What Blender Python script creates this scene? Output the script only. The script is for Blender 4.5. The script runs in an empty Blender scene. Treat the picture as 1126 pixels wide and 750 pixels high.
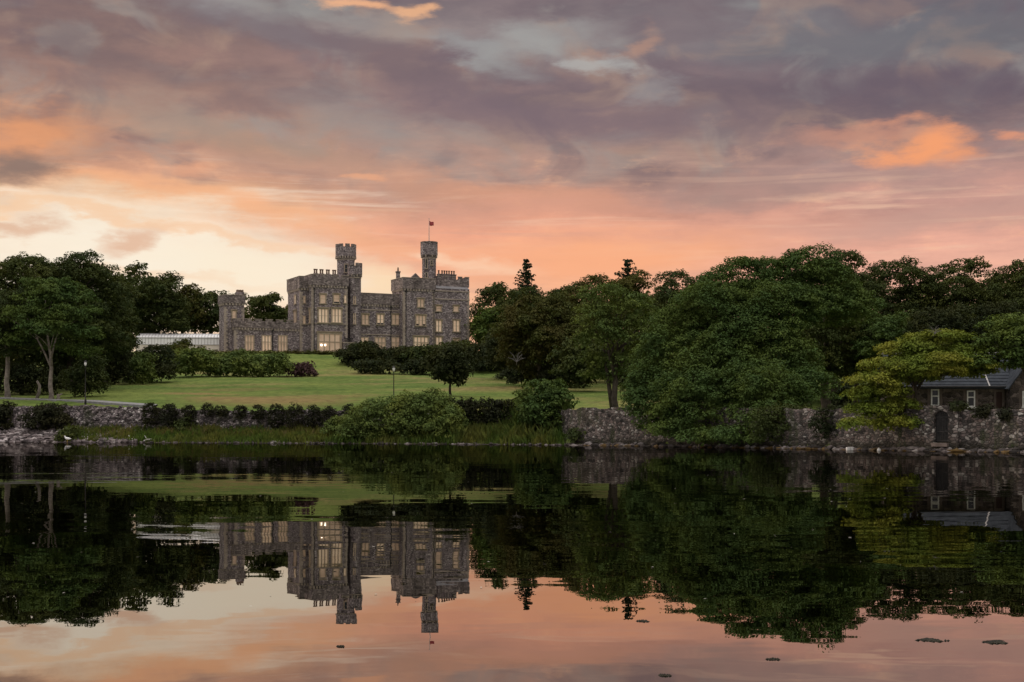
import bpy, math, random
import numpy as np
from mathutils import Vector, Matrix

# ------------------------------------------------------------------ camera, sky, sun, exposure
SC = bpy.context.scene
COL = SC.collection
F, CX, HY, CH = 1564.0, 563.0, 472.0, 1.375       # focal length (px of the 1126 wide photo), centre column, horizon row, eye height

cam = bpy.data.cameras.new('camera')
cam.sensor_width = 36.0
cam.lens = 36.0 * F / 1126.0
cam.shift_y = (HY - 375.0) / 1126.0
cam.clip_start, cam.clip_end = 0.1, 8000
co = bpy.data.objects.new('camera', cam)
co.location = (0, 0, CH)
co.rotation_euler = (math.radians(90), 0, 0)
COL.objects.link(co)
SC.camera = co

SC.view_settings.view_transform = 'Standard'
SC.view_settings.look = 'None'
SC.view_settings.exposure = 0.0
SC.view_settings.gamma = 1.0
SC.view_settings.use_curve_mapping = False

SUN_AZ, SUN_EL = math.radians(-58), math.radians(9)
FILL = 1.25                                         # fill light: boosted brightness of the unseen sky overhead and behind the camera

def lin(c):
    return tuple((v / 255 / 12.92) if v / 255 <= 0.04045 else ((v / 255 + 0.055) / 1.055) ** 2.4 for v in c) + (1.0,)

class NT:
    def __init__(s, tree): s.t = tree; tree.nodes.clear()
    def n(s, kind, ins=None, **kw):
        nd = s.t.nodes.new(kind)
        for k, v in kw.items(): setattr(nd, k, v)
        for k, v in (ins or {}).items():
            sock = nd.inputs[k]
            if hasattr(v, 'is_linked') or isinstance(v, bpy.types.NodeSocket): s.t.links.new(v, sock)
            else: sock.default_value = v
        return nd
    def m(s, op, a, b=0.0, c=0.0, clamp=False):
        nd = s.n('ShaderNodeMath', {0: a, 1: b, 2: c}, operation=op); nd.use_clamp = clamp
        return nd.outputs[0]
    def v(s, op, a, b=(0, 0, 0)):
        return s.n('ShaderNodeVectorMath', {0: a, 1: b}, operation=op).outputs[0]
    def ss(s, x, a, b, lo=0.0, hi=1.0):
        return s.n('ShaderNodeMapRange', {0: x, 1: a, 2: b, 3: lo, 4: hi}, interpolation_type='SMOOTHSTEP').outputs[0]
    def mix(s, f, a, b, blend='MIX'):
        nd = s.n('ShaderNodeMix', data_type='RGBA', blend_type=blend)
        for sock, val in ((nd.inputs[0], f), (nd.inputs[6], a), (nd.inputs[7], b)):
            if isinstance(val, bpy.types.NodeSocket): s.t.links.new(val, sock)
            else: sock.default_value = val
        return nd.outputs[2]
    def ramp(s, f, stops):
        nd = s.n('ShaderNodeValToRGB', {0: f})
        el = nd.color_ramp.elements
        while len(el) < len(stops): el.new(0.5)
        for e, (p, c) in zip(el, stops): e.position = p; e.color = c
        return nd.outputs[0]

def build_world():
    w = bpy.data.worlds.new('World'); SC.world = w; w.use_nodes = True
    N = NT(w.node_tree)
    d = N.n('ShaderNodeTexCoord').outputs['Generated']
    sp = N.n('ShaderNodeSeparateXYZ', {0: d})
    x, y, z = sp.outputs
    az = N.m('ARCTAN2', x, y)
    el = N.m('ARCSINE', z)
    # cloud-deck coordinates
    zz = N.m('ADD', N.m('MAXIMUM', z, 0.0), 0.10)
    deck = N.n('ShaderNodeCombineXYZ', {0: N.m('DIVIDE', x, zz), 1: N.m('DIVIDE', y, zz), 2: 0.0}).outputs[0]
    rot = N.n('ShaderNodeMapping', {0: deck, 2: (0, 0, math.radians(24)), 3: (0.9, 1.0, 1)}).outputs[0]
    n1 = N.n('ShaderNodeTexNoise', {'Vector': rot, 'Scale': 1.15, 'Detail': 9.0, 'Roughness': 0.56, 'Distortion': 0.5})
    ang = N.n('ShaderNodeCombineXYZ', {0: N.m('MULTIPLY', az, 9.0), 1: N.m('MULTIPLY', el, 26.0), 2: 3.1}).outputs[0]
    n2 = N.n('ShaderNodeTexNoise', {'Vector': ang, 'Scale': 1.0, 'Detail': 6.0, 'Roughness': 0.52, 'Distortion': 0.15})
    n3 = N.n('ShaderNodeTexNoise', {'Vector': ang, 'Scale': 2.7, 'Detail': 7.0, 'Roughness': 0.62})
    s2 = N.n('ShaderNodeSeparateColor', {0: n2.outputs['Color']}).outputs
    s3 = N.n('ShaderNodeSeparateColor', {0: n3.outputs['Color']}).outputs
    def sub(a): return N.m('SUBTRACT', a, 0.5)
    wa = N.m('ADD', az, N.m('ADD', N.m('MULTIPLY', sub(s2[0]), 0.13), N.m('MULTIPLY', sub(s3[0]), 0.05)))
    we = N.m('ADD', el, N.m('ADD', N.m('MULTIPLY', sub(s2[1]), 0.045), N.m('MULTIPLY', sub(s3[1]), 0.022)))
    q = N.n('ShaderNodeCombineXYZ', {0: wa, 1: we, 2: 0.0}).outputs[0]
    # broad colour of the sky: three vertical ramps (left, middle, right)
    def P(y): return max(0.0, min(1.0, math.atan((HY - y) / F) / 0.32))
    L = [(330, (255, 226, 190)), (285, (253, 218, 182)), (245, (248, 208, 170)), (222, (243, 192, 150)), (200, (228, 170, 138)),
         (170, (206, 156, 132)), (140, (194, 148, 125)), (100, (166, 130, 118)), (50, (142, 116, 111)), (0, (136, 112, 109))]
    M = [(330, (252, 192, 155)), (290, (250, 180, 146)), (250, (238, 166, 138)), (220, (208, 155, 135)), (190, (178, 143, 131)),
         (150, (160, 134, 127)), (110, (142, 120, 120)), (70, (128, 110, 116)), (35, (142, 130, 132)), (0, (126, 113, 118))]
    R = [(300, (233, 176, 156)), (260, (226, 168, 151)), (232, (206, 157, 145)), (200, (180, 143, 137)), (170, (158, 130, 128)),
         (130, (130, 111, 114)), (100, (114, 100, 109)), (60, (116, 110, 118)), (25, (113, 112, 120)), (0, (112, 106, 114))]
    e01 = N.m('DIVIDE', we, 0.32, clamp=True)
    rl, rm, rr = (N.ramp(e01, [(P(yy), lin(c)) for yy, c in T]) for T in (L, M, R))
    c = N.mix(N.ss(wa, -0.30, -0.02), rl, rm)
    c = N.mix(N.ss(wa, 0.0, 0.30), c, rr)
    # cloud texture
    c = N.mix(1.0, c, N.ramp(n1.outputs[0], [(0.28, (0.80, 0.78, 0.80, 1)), (0.5, (1, 1, 1, 1)), (0.75, (1.18, 1.14, 1.10, 1))]), 'MULTIPLY')
    c = N.mix(1.0, c, N.ramp(n3.outputs[0], [(0.28, (0.86, 0.87, 0.90, 1)), (0.5, (1, 1, 1, 1)), (0.72, (1.13, 1.10, 1.07, 1))]), 'MULTIPLY')
    high = N.ss(we, 0.16, 0.22)
    teal = N.m('MULTIPLY', N.ss(n2.outputs[0], 0.56, 0.72), N.m('MULTIPLY', high, 0.55))
    c = N.mix(teal, c, lin((158, 160, 158)))
    mauve = N.m('MULTIPLY', N.ss(n1.outputs[0], 0.50, 0.34), N.m('MULTIPLY', high, 0.55))
    c = N.mix(mauve, c, lin((116, 100, 109)))
    mo = N.n('ShaderNodeTexNoise', {'Vector': N.n('ShaderNodeMapping', {0: ang, 1: (3.3, 7.1, 0), 2: (0, 0, math.radians(-12)), 3: (1.9, 1.15, 1)}).outputs[0], 'Scale': 1.0, 'Detail': 5.0, 'Roughness': 0.5, 'Distortion': 0.6})
    ms = N.n('ShaderNodeSeparateColor', {0: mo.outputs['Color']}).outputs
    hi2 = N.ss(we, 0.145, 0.20)
    c = N.mix(N.m('MULTIPLY', N.ss(ms[0], 0.50, 0.66), N.m('MULTIPLY', hi2, 0.50)), c, lin((176, 146, 130)))
    c = N.mix(N.m('MULTIPLY', N.ss(ms[1], 0.53, 0.68), N.m('MULTIPLY', hi2, 0.42)), c, lin((160, 154, 150)))
    c = N.mix(N.m('MULTIPLY', N.ss(ms[2], 0.50, 0.66), N.m('MULTIPLY', hi2, 0.50)), c, lin((114, 99, 108)))
    stk = N.n('ShaderNodeTexNoise', {'Vector': N.n('ShaderNodeMapping', {0: ang, 2: (0, 0, math.radians(-7)), 3: (0.55, 3.2, 1)}).outputs[0], 'Scale': 1.3, 'Detail': 6.0, 'Roughness': 0.6, 'Distortion': 0.4}).outputs[0]
    lowb = N.m('SUBTRACT', 1.0, N.ss(we, 0.15, 0.20))
    c = N.mix(N.m('MULTIPLY', N.ss(stk, 0.50, 0.70), N.m('MULTIPLY', lowb, 0.6)), c, N.mix(N.ss(wa, -0.2, 0.05), lin((255, 240, 220)), lin((246, 200, 172))))
    c = N.mix(N.m('MULTIPLY', N.ss(stk, 0.48, 0.30), N.m('MULTIPLY', lowb, 0.5)), c, N.mix(N.ss(wa, -0.2, 0.05), lin((240, 196, 160)), lin((206, 156, 142))))
    glow = N.m('MULTIPLY', N.ss(n3.outputs[0], 0.55, 0.75), N.m('MULTIPLY', N.m('SUBTRACT', 1.0, N.ss(we, 0.17, 0.25)), 0.30))
    c = N.mix(glow, c, lin((255, 196, 150)))
    # clouds of their own: (px, py, half width, half height, tilt, colour, strength, soft)
    B = [(560, 275, 330, 40, 0, (250, 180, 144), .35), (130, 272, 300, 54, -6, (255, 244, 226), .85), (60, 325, 260, 60, 0, (255, 243, 224), .7), (290, 302, 130, 36, -8, (255, 240, 216), .75),
         (200, 216, 250, 15, -9, (252, 184, 138), .65), (430, 268, 150, 18, -6, (250, 180, 140), .6),
         (20, 140, 80, 34, 0, (246, 166, 112), .65), (5, 178, 58, 26, 8, (136, 115, 108), .9), (60, 232, 200, 8, -7, (250, 200, 156), .6), (255, 266, 170, 7, -8, (252, 206, 168), .6), (120, 300, 200, 8, -4, (250, 212, 178), .55), (28, 245, 60, 11, -6, (226, 180, 150), .8),
         (140, 268, 50, 13, 14, (228, 180, 150), .8), (300, 20, 60, 26, -38, (160, 158, 156), .8), (260, 6, 50, 14, -20, (150, 146, 148), .6),
         (418, 2, 34, 9, 0, (250, 186, 140), .8), (462, 6, 24, 12, 10, (252, 190, 142), .75), (390, 62, 260, 28, -14, (120, 103, 110), .8),
         (180, 95, 200, 26, -4, (150, 122, 116), .5), (590, 40, 80, 24, 10, (168, 168, 166), .75), (525, 60, 90, 14, -12, (160, 160, 160), .7),
         (655, 64, 34, 12, -10, (182, 182, 180), .7), (710, 92, 44, 18, -10, (152, 148, 150), .6), (620, 130, 280, 30, -3, (124, 106, 115), .7),
         (1040, 100, 240, 36, -3, (106, 93, 105), .75), (760, 20, 200, 18, 2, (126, 110, 116), .5), (1000, 40, 260, 22, 0, (114, 114, 120), .6),
         (690, 38, 36, 14, 25, (198, 152, 128), .5), (955, 148, 90, 14, -4, (222, 156, 128), .55), (1004, 162, 50, 24, -14, (254, 166, 114), .9),
         (1112, 151, 36, 7, -6, (236, 158, 122), .7), (880, 205, 200, 20, 0, (168, 140, 134), .5), (840, 250, 260, 22, 0, (232, 172, 150), .5),
         (1020, 240, 200, 18, 2, (190, 155, 146), .5), (405, 315, 46, 34, 0, (255, 224, 186), .85), (520, 290, 60, 12, -12, (255, 218, 188), .8),
         (660, 290, 170, 40, 4, (255, 178, 134), .8), (520, 205, 200, 14, -6, (222, 158, 126), .5), (260, 150, 160, 22, -8, (176, 144, 122), .5), (120, 60, 130, 22, -14, (116, 100, 104), .6), (560, 230, 160, 18, 4, (222, 160, 136), .6), (200, 132, 110, 22, -6, (152, 146, 142), .45),
         (400, 130, 130, 26, -14, (158, 148, 144), .5), (330, 180, 200, 22, -4, (190, 150, 132), .5), (410, 195, 26, 7, 0, (238, 172, 134), .7),
         (180, 184, 46, 8, 0, (236, 170, 134), .6)]
    for px, py, sx, sy, tilt, rgb, st in B:
        a = math.atan((px - CX) / F); e = math.atan((HY - py) / F * math.cos(a))
        mp = N.n('ShaderNodeMapping', {0: q, 1: (a, e, 0), 2: (0, 0, math.radians(tilt)), 3: (sx / F * 1.25, sy / F * 1.25, 1)}, vector_type='TEXTURE').outputs[0]
        ln = N.n('ShaderNodeVectorMath', {0: mp}, operation='LENGTH').outputs['Value']
        c = N.mix(N.ss(ln, 1.0, 0.15, 0.0, st), c, lin(rgb))
    c = N.mix(1.0, c, (1.0, 1.0, 0.985, 1), 'MULTIPLY')
    # overhead and behind: unseen sky brightened beyond dusk as fill light
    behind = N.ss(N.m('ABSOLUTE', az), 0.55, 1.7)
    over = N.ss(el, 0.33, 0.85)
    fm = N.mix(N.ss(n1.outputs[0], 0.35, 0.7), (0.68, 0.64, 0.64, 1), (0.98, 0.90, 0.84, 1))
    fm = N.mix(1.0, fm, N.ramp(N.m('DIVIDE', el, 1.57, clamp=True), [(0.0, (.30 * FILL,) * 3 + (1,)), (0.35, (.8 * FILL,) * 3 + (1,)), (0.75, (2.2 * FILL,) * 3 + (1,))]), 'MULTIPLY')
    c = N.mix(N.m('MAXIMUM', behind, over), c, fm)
    sky = N.n('ShaderNodeTexSky', sky_type='NISHITA', sun_disc=False, sun_elevation=SUN_EL, sun_rotation=SUN_AZ, altitude=0.0, air_density=1.0, dust_density=2.0, ozone_density=1.5)
    b1 = N.n('ShaderNodeBackground', {0: sky.outputs[0], 1: 0.05}).outputs[0]
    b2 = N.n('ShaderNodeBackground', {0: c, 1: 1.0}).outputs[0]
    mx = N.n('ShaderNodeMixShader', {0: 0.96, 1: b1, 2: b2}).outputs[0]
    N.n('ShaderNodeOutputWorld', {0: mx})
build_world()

sl = bpy.data.lights.new('sun', 'SUN')
sl.energy, sl.angle, sl.color = 1.1, math.radians(14), (1.0, 0.78, 0.58)
so = bpy.data.objects.new('sun', sl)
sd = Vector((math.sin(SUN_AZ) * math.cos(SUN_EL), math.cos(SUN_AZ) * math.cos(SUN_EL), math.sin(SUN_EL)))
so.rotation_euler = sd.to_track_quat('Z', 'Y').to_euler()
so.location = sd * 500
COL.objects.link(so)

# ------------------------------------------------------------------ helpers
rng = np.random.default_rng(7)
random.seed(7)

def W(px, py, D):
    return Vector(((px - CX) / F * D, D, CH + (HY - py) / F * D))
def wx(px, D): return (px - CX) / F * D
def wz(py, D): return CH + (HY - py) / F * D

def tag(o, label=None, cat=None, group=None, kind=None):
    if label: o['label'] = label
    if cat: o['category'] = cat
    if group: o['group'] = group
    if kind: o['kind'] = kind
    return o

def empty(name, loc=(0, 0, 0), rz=0.0, label=None, cat=None, group=None):
    o = bpy.data.objects.new(name, None)
    o.empty_display_size = 0.3
    o.location = loc; o.rotation_euler = (0, 0, rz)
    COL.objects.link(o)
    return tag(o, label, cat, group)

class MB:
    """collects faces; build() links them as one mesh object"""
    def __init__(s): s.v = []; s.f = []; s.mi = []; s.k = 0
    def face(s, pts):
        b = len(s.v); s.v.extend(tuple(p) for p in pts); s.f.append(tuple(range(b, b + len(pts)))); s.mi.append(s.k)
    def box(s, a, b, M=None):
        x0, y0, z0 = a; x1, y1, z1 = b
        P = [(x0, y0, z0), (x1, y0, z0), (x1, y1, z0), (x0, y1, z0), (x0, y0, z1), (x1, y0, z1), (x1, y1, z1), (x0, y1, z1)]
        if M is not None: P = [tuple(M @ Vector(p)) for p in P]
        o = len(s.v); s.v.extend(P)
        for q in ((3, 2, 1, 0), (4, 5, 6, 7), (0, 1, 5, 4), (1, 2, 6, 5), (2, 3, 7, 6), (3, 0, 4, 7)):
            s.f.append(tuple(o + i for i in q)); s.mi.append(s.k)
    def prism(s, poly, z0, z1, M=None):
        n = len(poly); o = len(s.v)
        P = [(x, y, z0) for x, y in poly] + [(x, y, z1) for x, y in poly]
        if M is not None: P = [tuple(M @ Vector(p)) for p in P]
        s.v.extend(P)
        s.f.append(tuple(o + i for i in reversed(range(n)))); s.mi.append(s.k)
        s.f.append(tuple(o + n + i for i in range(n))); s.mi.append(s.k)
        for i in range(n):
            j = (i + 1) % n
            s.f.append((o + i, o + j, o + n + j, o + n + i)); s.mi.append(s.k)
    def tube(s, pts, rad, n=7, cap=True):
        pts = [Vector(p) for p in pts]; o = len(s.v)
        ref = Vector((0.31, 0.87, 0.21)).normalized()
        for i, p in enumerate(pts):
            t = (pts[min(i + 1, len(pts) - 1)] - pts[max(i - 1, 0)]).normalized()
            a = t.cross(ref).normalized(); b = t.cross(a)
            for k in range(n):
                w = 2 * math.pi * k / n
                s.v.append(tuple(p + (a * math.cos(w) + b * math.sin(w)) * rad[i]))
        for i in range(len(pts) - 1):
            for k in range(n):
                j = (k + 1) % n
                s.f.append((o + i * n + k, o + i * n + j, o + (i + 1) * n + j, o + (i + 1) * n + k)); s.mi.append(s.k)
        if cap:
            s.f.append(tuple(o + k for k in reversed(range(n)))); s.mi.append(s.k)
            e = o + (len(pts) - 1) * n
            s.f.append(tuple(e + k for k in range(n))); s.mi.append(s.k)
    def lathe(s, prof, n=24, c=(0, 0), rot=0.0):
        o = len(s.v)
        for r, z in prof:
            for k in range(n):
                w = 2 * math.pi * k / n + rot
                s.v.append((c[0] + r * math.cos(w), c[1] + r * math.sin(w), z))
        for i in range(len(prof) - 1):
            for k in range(n):
                j = (k + 1) % n
                s.f.append((o + i * n + k, o + i * n + j, o + (i + 1) * n + j, o + (i + 1) * n + k)); s.mi.append(s.k)
        s.f.append(tuple(o + k for k in reversed(range(n)))); s.mi.append(s.k)
        e = o + (len(prof) - 1) * n
        s.f.append(tuple(e + k for k in range(n))); s.mi.append(s.k)
    def build(s, name, mats, parent=None, smooth=False):
        me = bpy.data.meshes.new(name)
        me.from_pydata(s.v, [], s.f)
        if not isinstance(mats, (list, tuple)): mats = [mats]
        for m in mats: me.materials.append(m)
        if len(mats) > 1: me.polygons.foreach_set('material_index', s.mi)
        if smooth: me.polygons.foreach_set('use_smooth', [True] * len(me.polygons))
        me.update()
        o = bpy.data.objects.new(name, me); COL.objects.link(o)
        if parent: o.parent = parent
        return o

def quads(name, V, mat, parent=None):
    """V: (n,4,3) array -> one mesh of n quads"""
    n = len(V)
    me = bpy.data.meshes.new(name)
    me.vertices.add(n * 4); me.vertices.foreach_set('co', np.ascontiguousarray(V, dtype=np.float32).ravel())
    me.loops.add(n * 4); me.loops.foreach_set('vertex_index', np.arange(n * 4, dtype=np.int32))
    me.polygons.add(n); me.polygons.foreach_set('loop_start', np.arange(0, n * 4, 4, dtype=np.int32))
    me.update(calc_edges=True)
    me.materials.append(mat)
    o = bpy.data.objects.new(name, me); COL.objects.link(o)
    if parent: o.parent = parent
    return o

# ------------------------------------------------------------------ materials
def newmat(name):
    m = bpy.data.materials.new(name); m.use_nodes = True
    return m, NT(m.node_tree)

def out(N, sh): N.n('ShaderNodeOutputMaterial', {0: sh})

def mat_plain(name, c1, c2, scale=3.0, rough=0.8, bump=0.0, metal=0.0, emit=None, es=0.0, spec=0.3):
    m, N = newmat(name)
    tc = N.n('ShaderNodeTexCoord').outputs['Object']
    nz = N.n('ShaderNodeTexNoise', {'Vector': tc, 'Scale': scale, 'Detail': 5.0, 'Roughness': 0.6}).outputs[0]
    col = N.mix(N.ss(nz, 0.3, 0.7), (*c1, 1), (*c2, 1))
    ins = {'Base Color': col, 'Roughness': rough, 'Metallic': metal, 'Specular IOR Level': spec}
    if bump:
        ins['Normal'] = N.n('ShaderNodeBump', {'Height': nz, 'Strength': bump, 'Distance': 0.1}).outputs[0]
    if emit: ins['Emission Color'] = (*emit, 1); ins['Emission Strength'] = es
    out(N, N.n('ShaderNodeBsdfPrincipled', ins).outputs[0])
    return m

def mat_stone(name, stops, scale, mortar, stretch=1.6, mort_w=0.06, bump=0.6, blotch=0.35, tint=(0.30, 0.30, 0.20), wet=False):
    """random rubble masonry: stones of different tones in mortar"""
    m, N = newmat(name)
    tc = N.n('ShaderNodeTexCoord').outputs['Object']
    wob = N.n('ShaderNodeTexNoise', {'Vector': tc, 'Scale': scale * 0.9, 'Detail': 2.0}).outputs['Color']
    p = N.v('ADD', N.v('MULTIPLY', tc, (1, 1, stretch)), N.v('MULTIPLY', N.v('SUBTRACT', wob, (.5, .5, .5)), (0.5 / scale,) * 3))
    v1 = N.n('ShaderNodeTexVoronoi', {'Vector': p, 'Scale': scale, 'Randomness': 0.9})
    ve = N.n('ShaderNodeTexVoronoi', {'Vector': p, 'Scale': scale, 'Randomness': 0.9}, feature='DISTANCE_TO_EDGE').outputs['Distance']
    rnd = N.n('ShaderNodeSeparateColor', {0: v1.outputs['Color']}).outputs[0]
    col = N.ramp(rnd, stops)
    fine = N.n('ShaderNodeTexNoise', {'Vector': tc, 'Scale': scale * 5, 'Detail': 4.0, 'Roughness': 0.7}).outputs[0]
    col = N.mix(0.6, col, N.ramp(fine, [(0.3, (0.6, 0.6, 0.6, 1)), (0.7, (1.3, 1.3, 1.3, 1))]), 'MULTIPLY')
    big = N.n('ShaderNodeTexNoise', {'Vector': tc, 'Scale': 0.22, 'Detail': 6.0, 'Roughness': 0.65}).outputs[0]
    col = N.mix(N.ss(big, 0.52, 0.72, 0, blotch), col, (*tint, 1))
    stn = N.n('ShaderNodeTexNoise', {'Vector': N.v('MULTIPLY', tc, (1.1, 1.1, .10)), 'Scale': 1.0, 'Detail': 5.0, 'Roughness': .6}).outputs[0]
    col = N.mix(1.0, col, N.ramp(stn, [(0.34, (.62, .62, .60, 1)), (0.52, (1, 1, 1, 1)), (0.72, (1.12, 1.10, 1.06, 1))]), 'MULTIPLY')
    if wet:
        hz = N.n('ShaderNodeSeparateXYZ', {0: tc}).outputs[2]
        hz = N.m('ADD', hz, N.m('MULTIPLY', N.m('SUBTRACT', big, .5), .8))
        col = N.mix(N.ss(hz, .75, .25, 0, .85), col, (.028, .026, .016, 1))
        col = N.mix(N.ss(N.m('MULTIPLY', big, stn), .27, .36, 0, .75), col, (.035, .05, .016, 1))
    edge = N.ss(ve, 0.0, mort_w, 1.0, 0.0)
    col = N.mix(edge, col, (*mortar, 1))
    h = N.m('ADD', N.ss(ve, 0.0, mort_w * 2.2), N.m('MULTIPLY', fine, 0.4))
    bp = N.n('ShaderNodeBump', {'Height': h, 'Strength': bump, 'Distance': 0.12}).outputs[0]
    out(N, N.n('ShaderNodeBsdfPrincipled', {'Base Color': col, 'Roughness': 0.9, 'Normal': bp, 'Specular IOR Level': 0.2}).outputs[0])
    return m

def mat_leaf(name, c, var=0.45, alt=None, trans=0.16):
    m, N = newmat(name)
    tc = N.n('ShaderNodeTexCoord').outputs['Object']
    oi = N.n('ShaderNodeObjectInfo').outputs['Random']
    n1 = N.n('ShaderNodeTexNoise', {'Vector': tc, 'Scale': 0.35, 'Detail': 3.0}).outputs[0]
    n2 = N.n('ShaderNodeTexNoise', {'Vector': tc, 'Scale': 2.6, 'Detail': 2.0}).outputs[0]
    alt = alt or tuple(v * k for v, k in zip(c, (1.55, 1.28, 1.0)))
    col = N.mix(N.ss(n1, 0.35, 0.68), (*c, 1), (*alt, 1))
    lo, hi = 1 - var, 1 + var
    col = N.mix(1.0, col, N.ramp(n2, [(0.28, (lo, lo, lo, 1)), (0.72, (hi, hi, hi * 0.95, 1))]), 'MULTIPLY')
    col = N.mix(1.0, col, N.ramp(oi, [(0.0, (0.85, 0.88, 0.9, 1)), (1.0, (1.15, 1.1, 1.0, 1))]), 'MULTIPLY')
    d = N.n('ShaderNodeBsdfPrincipled', {'Base Color': col, 'Roughness': 0.75, 'Specular IOR Level': 0.06}).outputs[0]
    t = N.n('ShaderNodeBsdfTranslucent', {0: N.mix(1.0, col, (1.3, 1.2, 0.6, 1), 'MULTIPLY')}).outputs[0]
    out(N, N.n('ShaderNodeMixShader', {0: trans, 1: d, 2: t}).outputs[0])
    return m

M = {}
M['castle'] = mat_stone('castle_rubble', [(0.0, (.105, .088, .095, 1)), (0.35, (.21, .175, .185, 1)), (0.65, (.31, .26, .27, 1)), (0.88, (.44, .38, .385, 1)), (1.0, (.62, .56, .55, 1))],
                        3.5, (.155, .13, .12), 1.5, 0.05, 0.5, 0.35, (.17, .13, .095))
M['ashlar'] = mat_plain('dressed_sandstone', (.29, .24, .20), (.44, .37, .31), 1.2, 0.85, 0.3)
M['surround'] = mat_plain('window_surround', (.30, .245, .18), (.44, .36, .27), 1.2, 0.85, 0.3)
M['parapet'] = mat_stone('parapet_stone', [(0.0, (.12, .10, .10, 1)), (0.5, (.23, .19, .185, 1)), (1.0, (.40, .34, .325, 1))],
                         2.4, (.14, .12, .105), 1.6, 0.05, 0.4, 0.4, (.14, .105, .08))
M['ashlar_dark'] = mat_plain('weathered_sandstone', (.10, .08, .07), (.17, .135, .12), 2, .9, .3)
M['blind'] = mat_plain('cream_blind', (.68, .50, .35), (.82, .68, .52), 0.35, 0.6, 0.0, emit=(1.0, 0.68, 0.45), es=0.17)
M['blind_dim'] = mat_plain('dimmer_blind', (.48, .36, .26), (.66, .52, .39), 0.5, 0.6, 0.0, emit=(1.0, 0.62, 0.40), es=0.10)  # darker, weaker-glowing variant for randomly picked panes
M['lamp'] = mat_plain('lit_bulb', (1, .95, .85), (1, .95, .85), 1, 0.5, emit=(1.0, 0.88, 0.70), es=6.0)
M['darkglass'] = mat_plain('dark_glass', (.012, .014, .016), (.02, .022, .025), 1.0, 0.08, spec=0.6)
M['lead'] = mat_plain('roof_lead', (.16, .16, .17), (.24, .23, .23), 0.8, 0.6, 0.2)
M['pot'] = mat_plain('chimney_clay', (.14, .09, .065), (.22, .15, .11), 3, 0.8)
M['rubble_left'] = mat_stone('shore_wall_rubble', [(0.0, (.06, .052, .055, 1)), (0.3, (.17, .145, .15, 1)), (0.6, (.30, .255, .26, 1)), (0.85, (.42, .36, .36, 1)), (1.0, (.66, .62, .60, 1))],
                             3.0, (.045, .042, .038), 1.6, 0.12, .8, 0.6, (.06, .06, .03), wet=True)
M['rubble_right'] = mat_stone('quay_wall_rubble', [(0.0, (.045, .042, .040, 1)), (0.3, (.10, .088, .082, 1)), (0.55, (.175, .138, .128, 1)), (0.82, (.23, .20, .185, 1)), (1.0, (.42, .40, .37, 1))],
                              3.3, (.045, .042, .038), 1.7, 0.10, .8, 0.6, (.075, .07, .04), wet=True)
M['cottage'] = mat_stone('cottage_stone', [(0.0, (.05, .042, .040, 1)), (0.5, (.105, .085, .078, 1)), (1.0, (.22, .18, .165, 1))],
                         2.6, (.12, .10, .09), 1.5, 0.06, 0.6, 0.3, (.10, .08, .06))
M['slate'] = mat_plain('slate_roof', (.030, .036, .045), (.055, .065, .078), 2.5, 0.75, 0.3, spec=0.15)
M['whitepaint'] = mat_plain('white_paint', (.70, .70, .68), (.80, .80, .78), 2, 0.5)
M['iron'] = mat_plain('black_iron', (.012, .012, .013), (.03, .028, .027), 4, 0.5, 0.1)
M['bark'] = mat_plain('bark', (.035, .028, .022), (.085, .07, .055), 2.2, 0.95, 0.8)
M['palebark'] = mat_plain('pale_bark', (.13, .11, .092), (.30, .26, .22), 1.8, 0.9, 0.8)
M['deadwood'] = mat_plain('bleached_wood', (.38, .36, .33), (.55, .53, .50), 4, 0.9, 0.3)
M['greywood'] = mat_plain('grey_dead_wood', (.09, .085, .08), (.16, .15, .14), 4, 0.9, 0.3)
M['greenhouse'] = mat_plain('white_glazing', (.76, .77, .77), (.84, .84, .83), 0.5, 0.35, 0.05, spec=0.5)
M['greenhouse_low'] = mat_plain('cream_panel', (.74, .67, .58), (.82, .76, .68), 0.6, 0.6)
M['rib'] = mat_plain('grey_rib', (.40, .39, .38), (.48, .47, .46), 1, 0.6)
M['pole'] = mat_plain('flag_pole', (.40, .38, .36), (.5, .48, .46), 2, 0.4)
M['flag'] = mat_plain('red_flag_cloth', (.34, .05, .06), (.42, .08, .08), 2, 0.8)
M['feather'] = mat_plain('white_feather', (.72, .72, .72), (.82, .82, .80), 6, 0.7)
M['foam'] = mat_plain('white_foam', (.78, .78, .76), (.85, .85, .84), 6, 0.6)
M['beak'] = mat_plain('yellow_beak', (.45, .28, .05), (.5, .32, .07), 6, 0.5)
M['path'] = mat_plain('gravel_path', (.17, .17, .17), (.25, .25, .25), 2.5, 0.9, 0.3)
def mat_rock(name, stops, rough=.9):
    m, N = newmat(name)
    ri = N.n('ShaderNodeNewGeometry').outputs['Random Per Island']
    tc = N.n('ShaderNodeTexCoord').outputs['Object']
    nz = N.n('ShaderNodeTexNoise', {'Vector': tc, 'Scale': 6.0, 'Detail': 5.0, 'Roughness': .7}).outputs[0]
    col = N.mix(.8, N.ramp(ri, stops), N.ramp(nz, [(.3, (.55, .55, .55, 1)), (.7, (1.3, 1.3, 1.3, 1))]), 'MULTIPLY')
    bp = N.n('ShaderNodeBump', {'Height': nz, 'Strength': .6, 'Distance': .05}).outputs[0]
    out(N, N.n('ShaderNodeBsdfPrincipled', {'Base Color': col, 'Roughness': rough, 'Normal': bp, 'Specular IOR Level': .25}).outputs[0])
    return m
M['rubblestone'] = mat_rock('rubble_slope_stone', [(0, (.035, .03, .03, 1)), (.4, (.10, .082, .082, 1)), (.75, (.21, .175, .172, 1)), (1, (.46, .42, .41, 1))])
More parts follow.
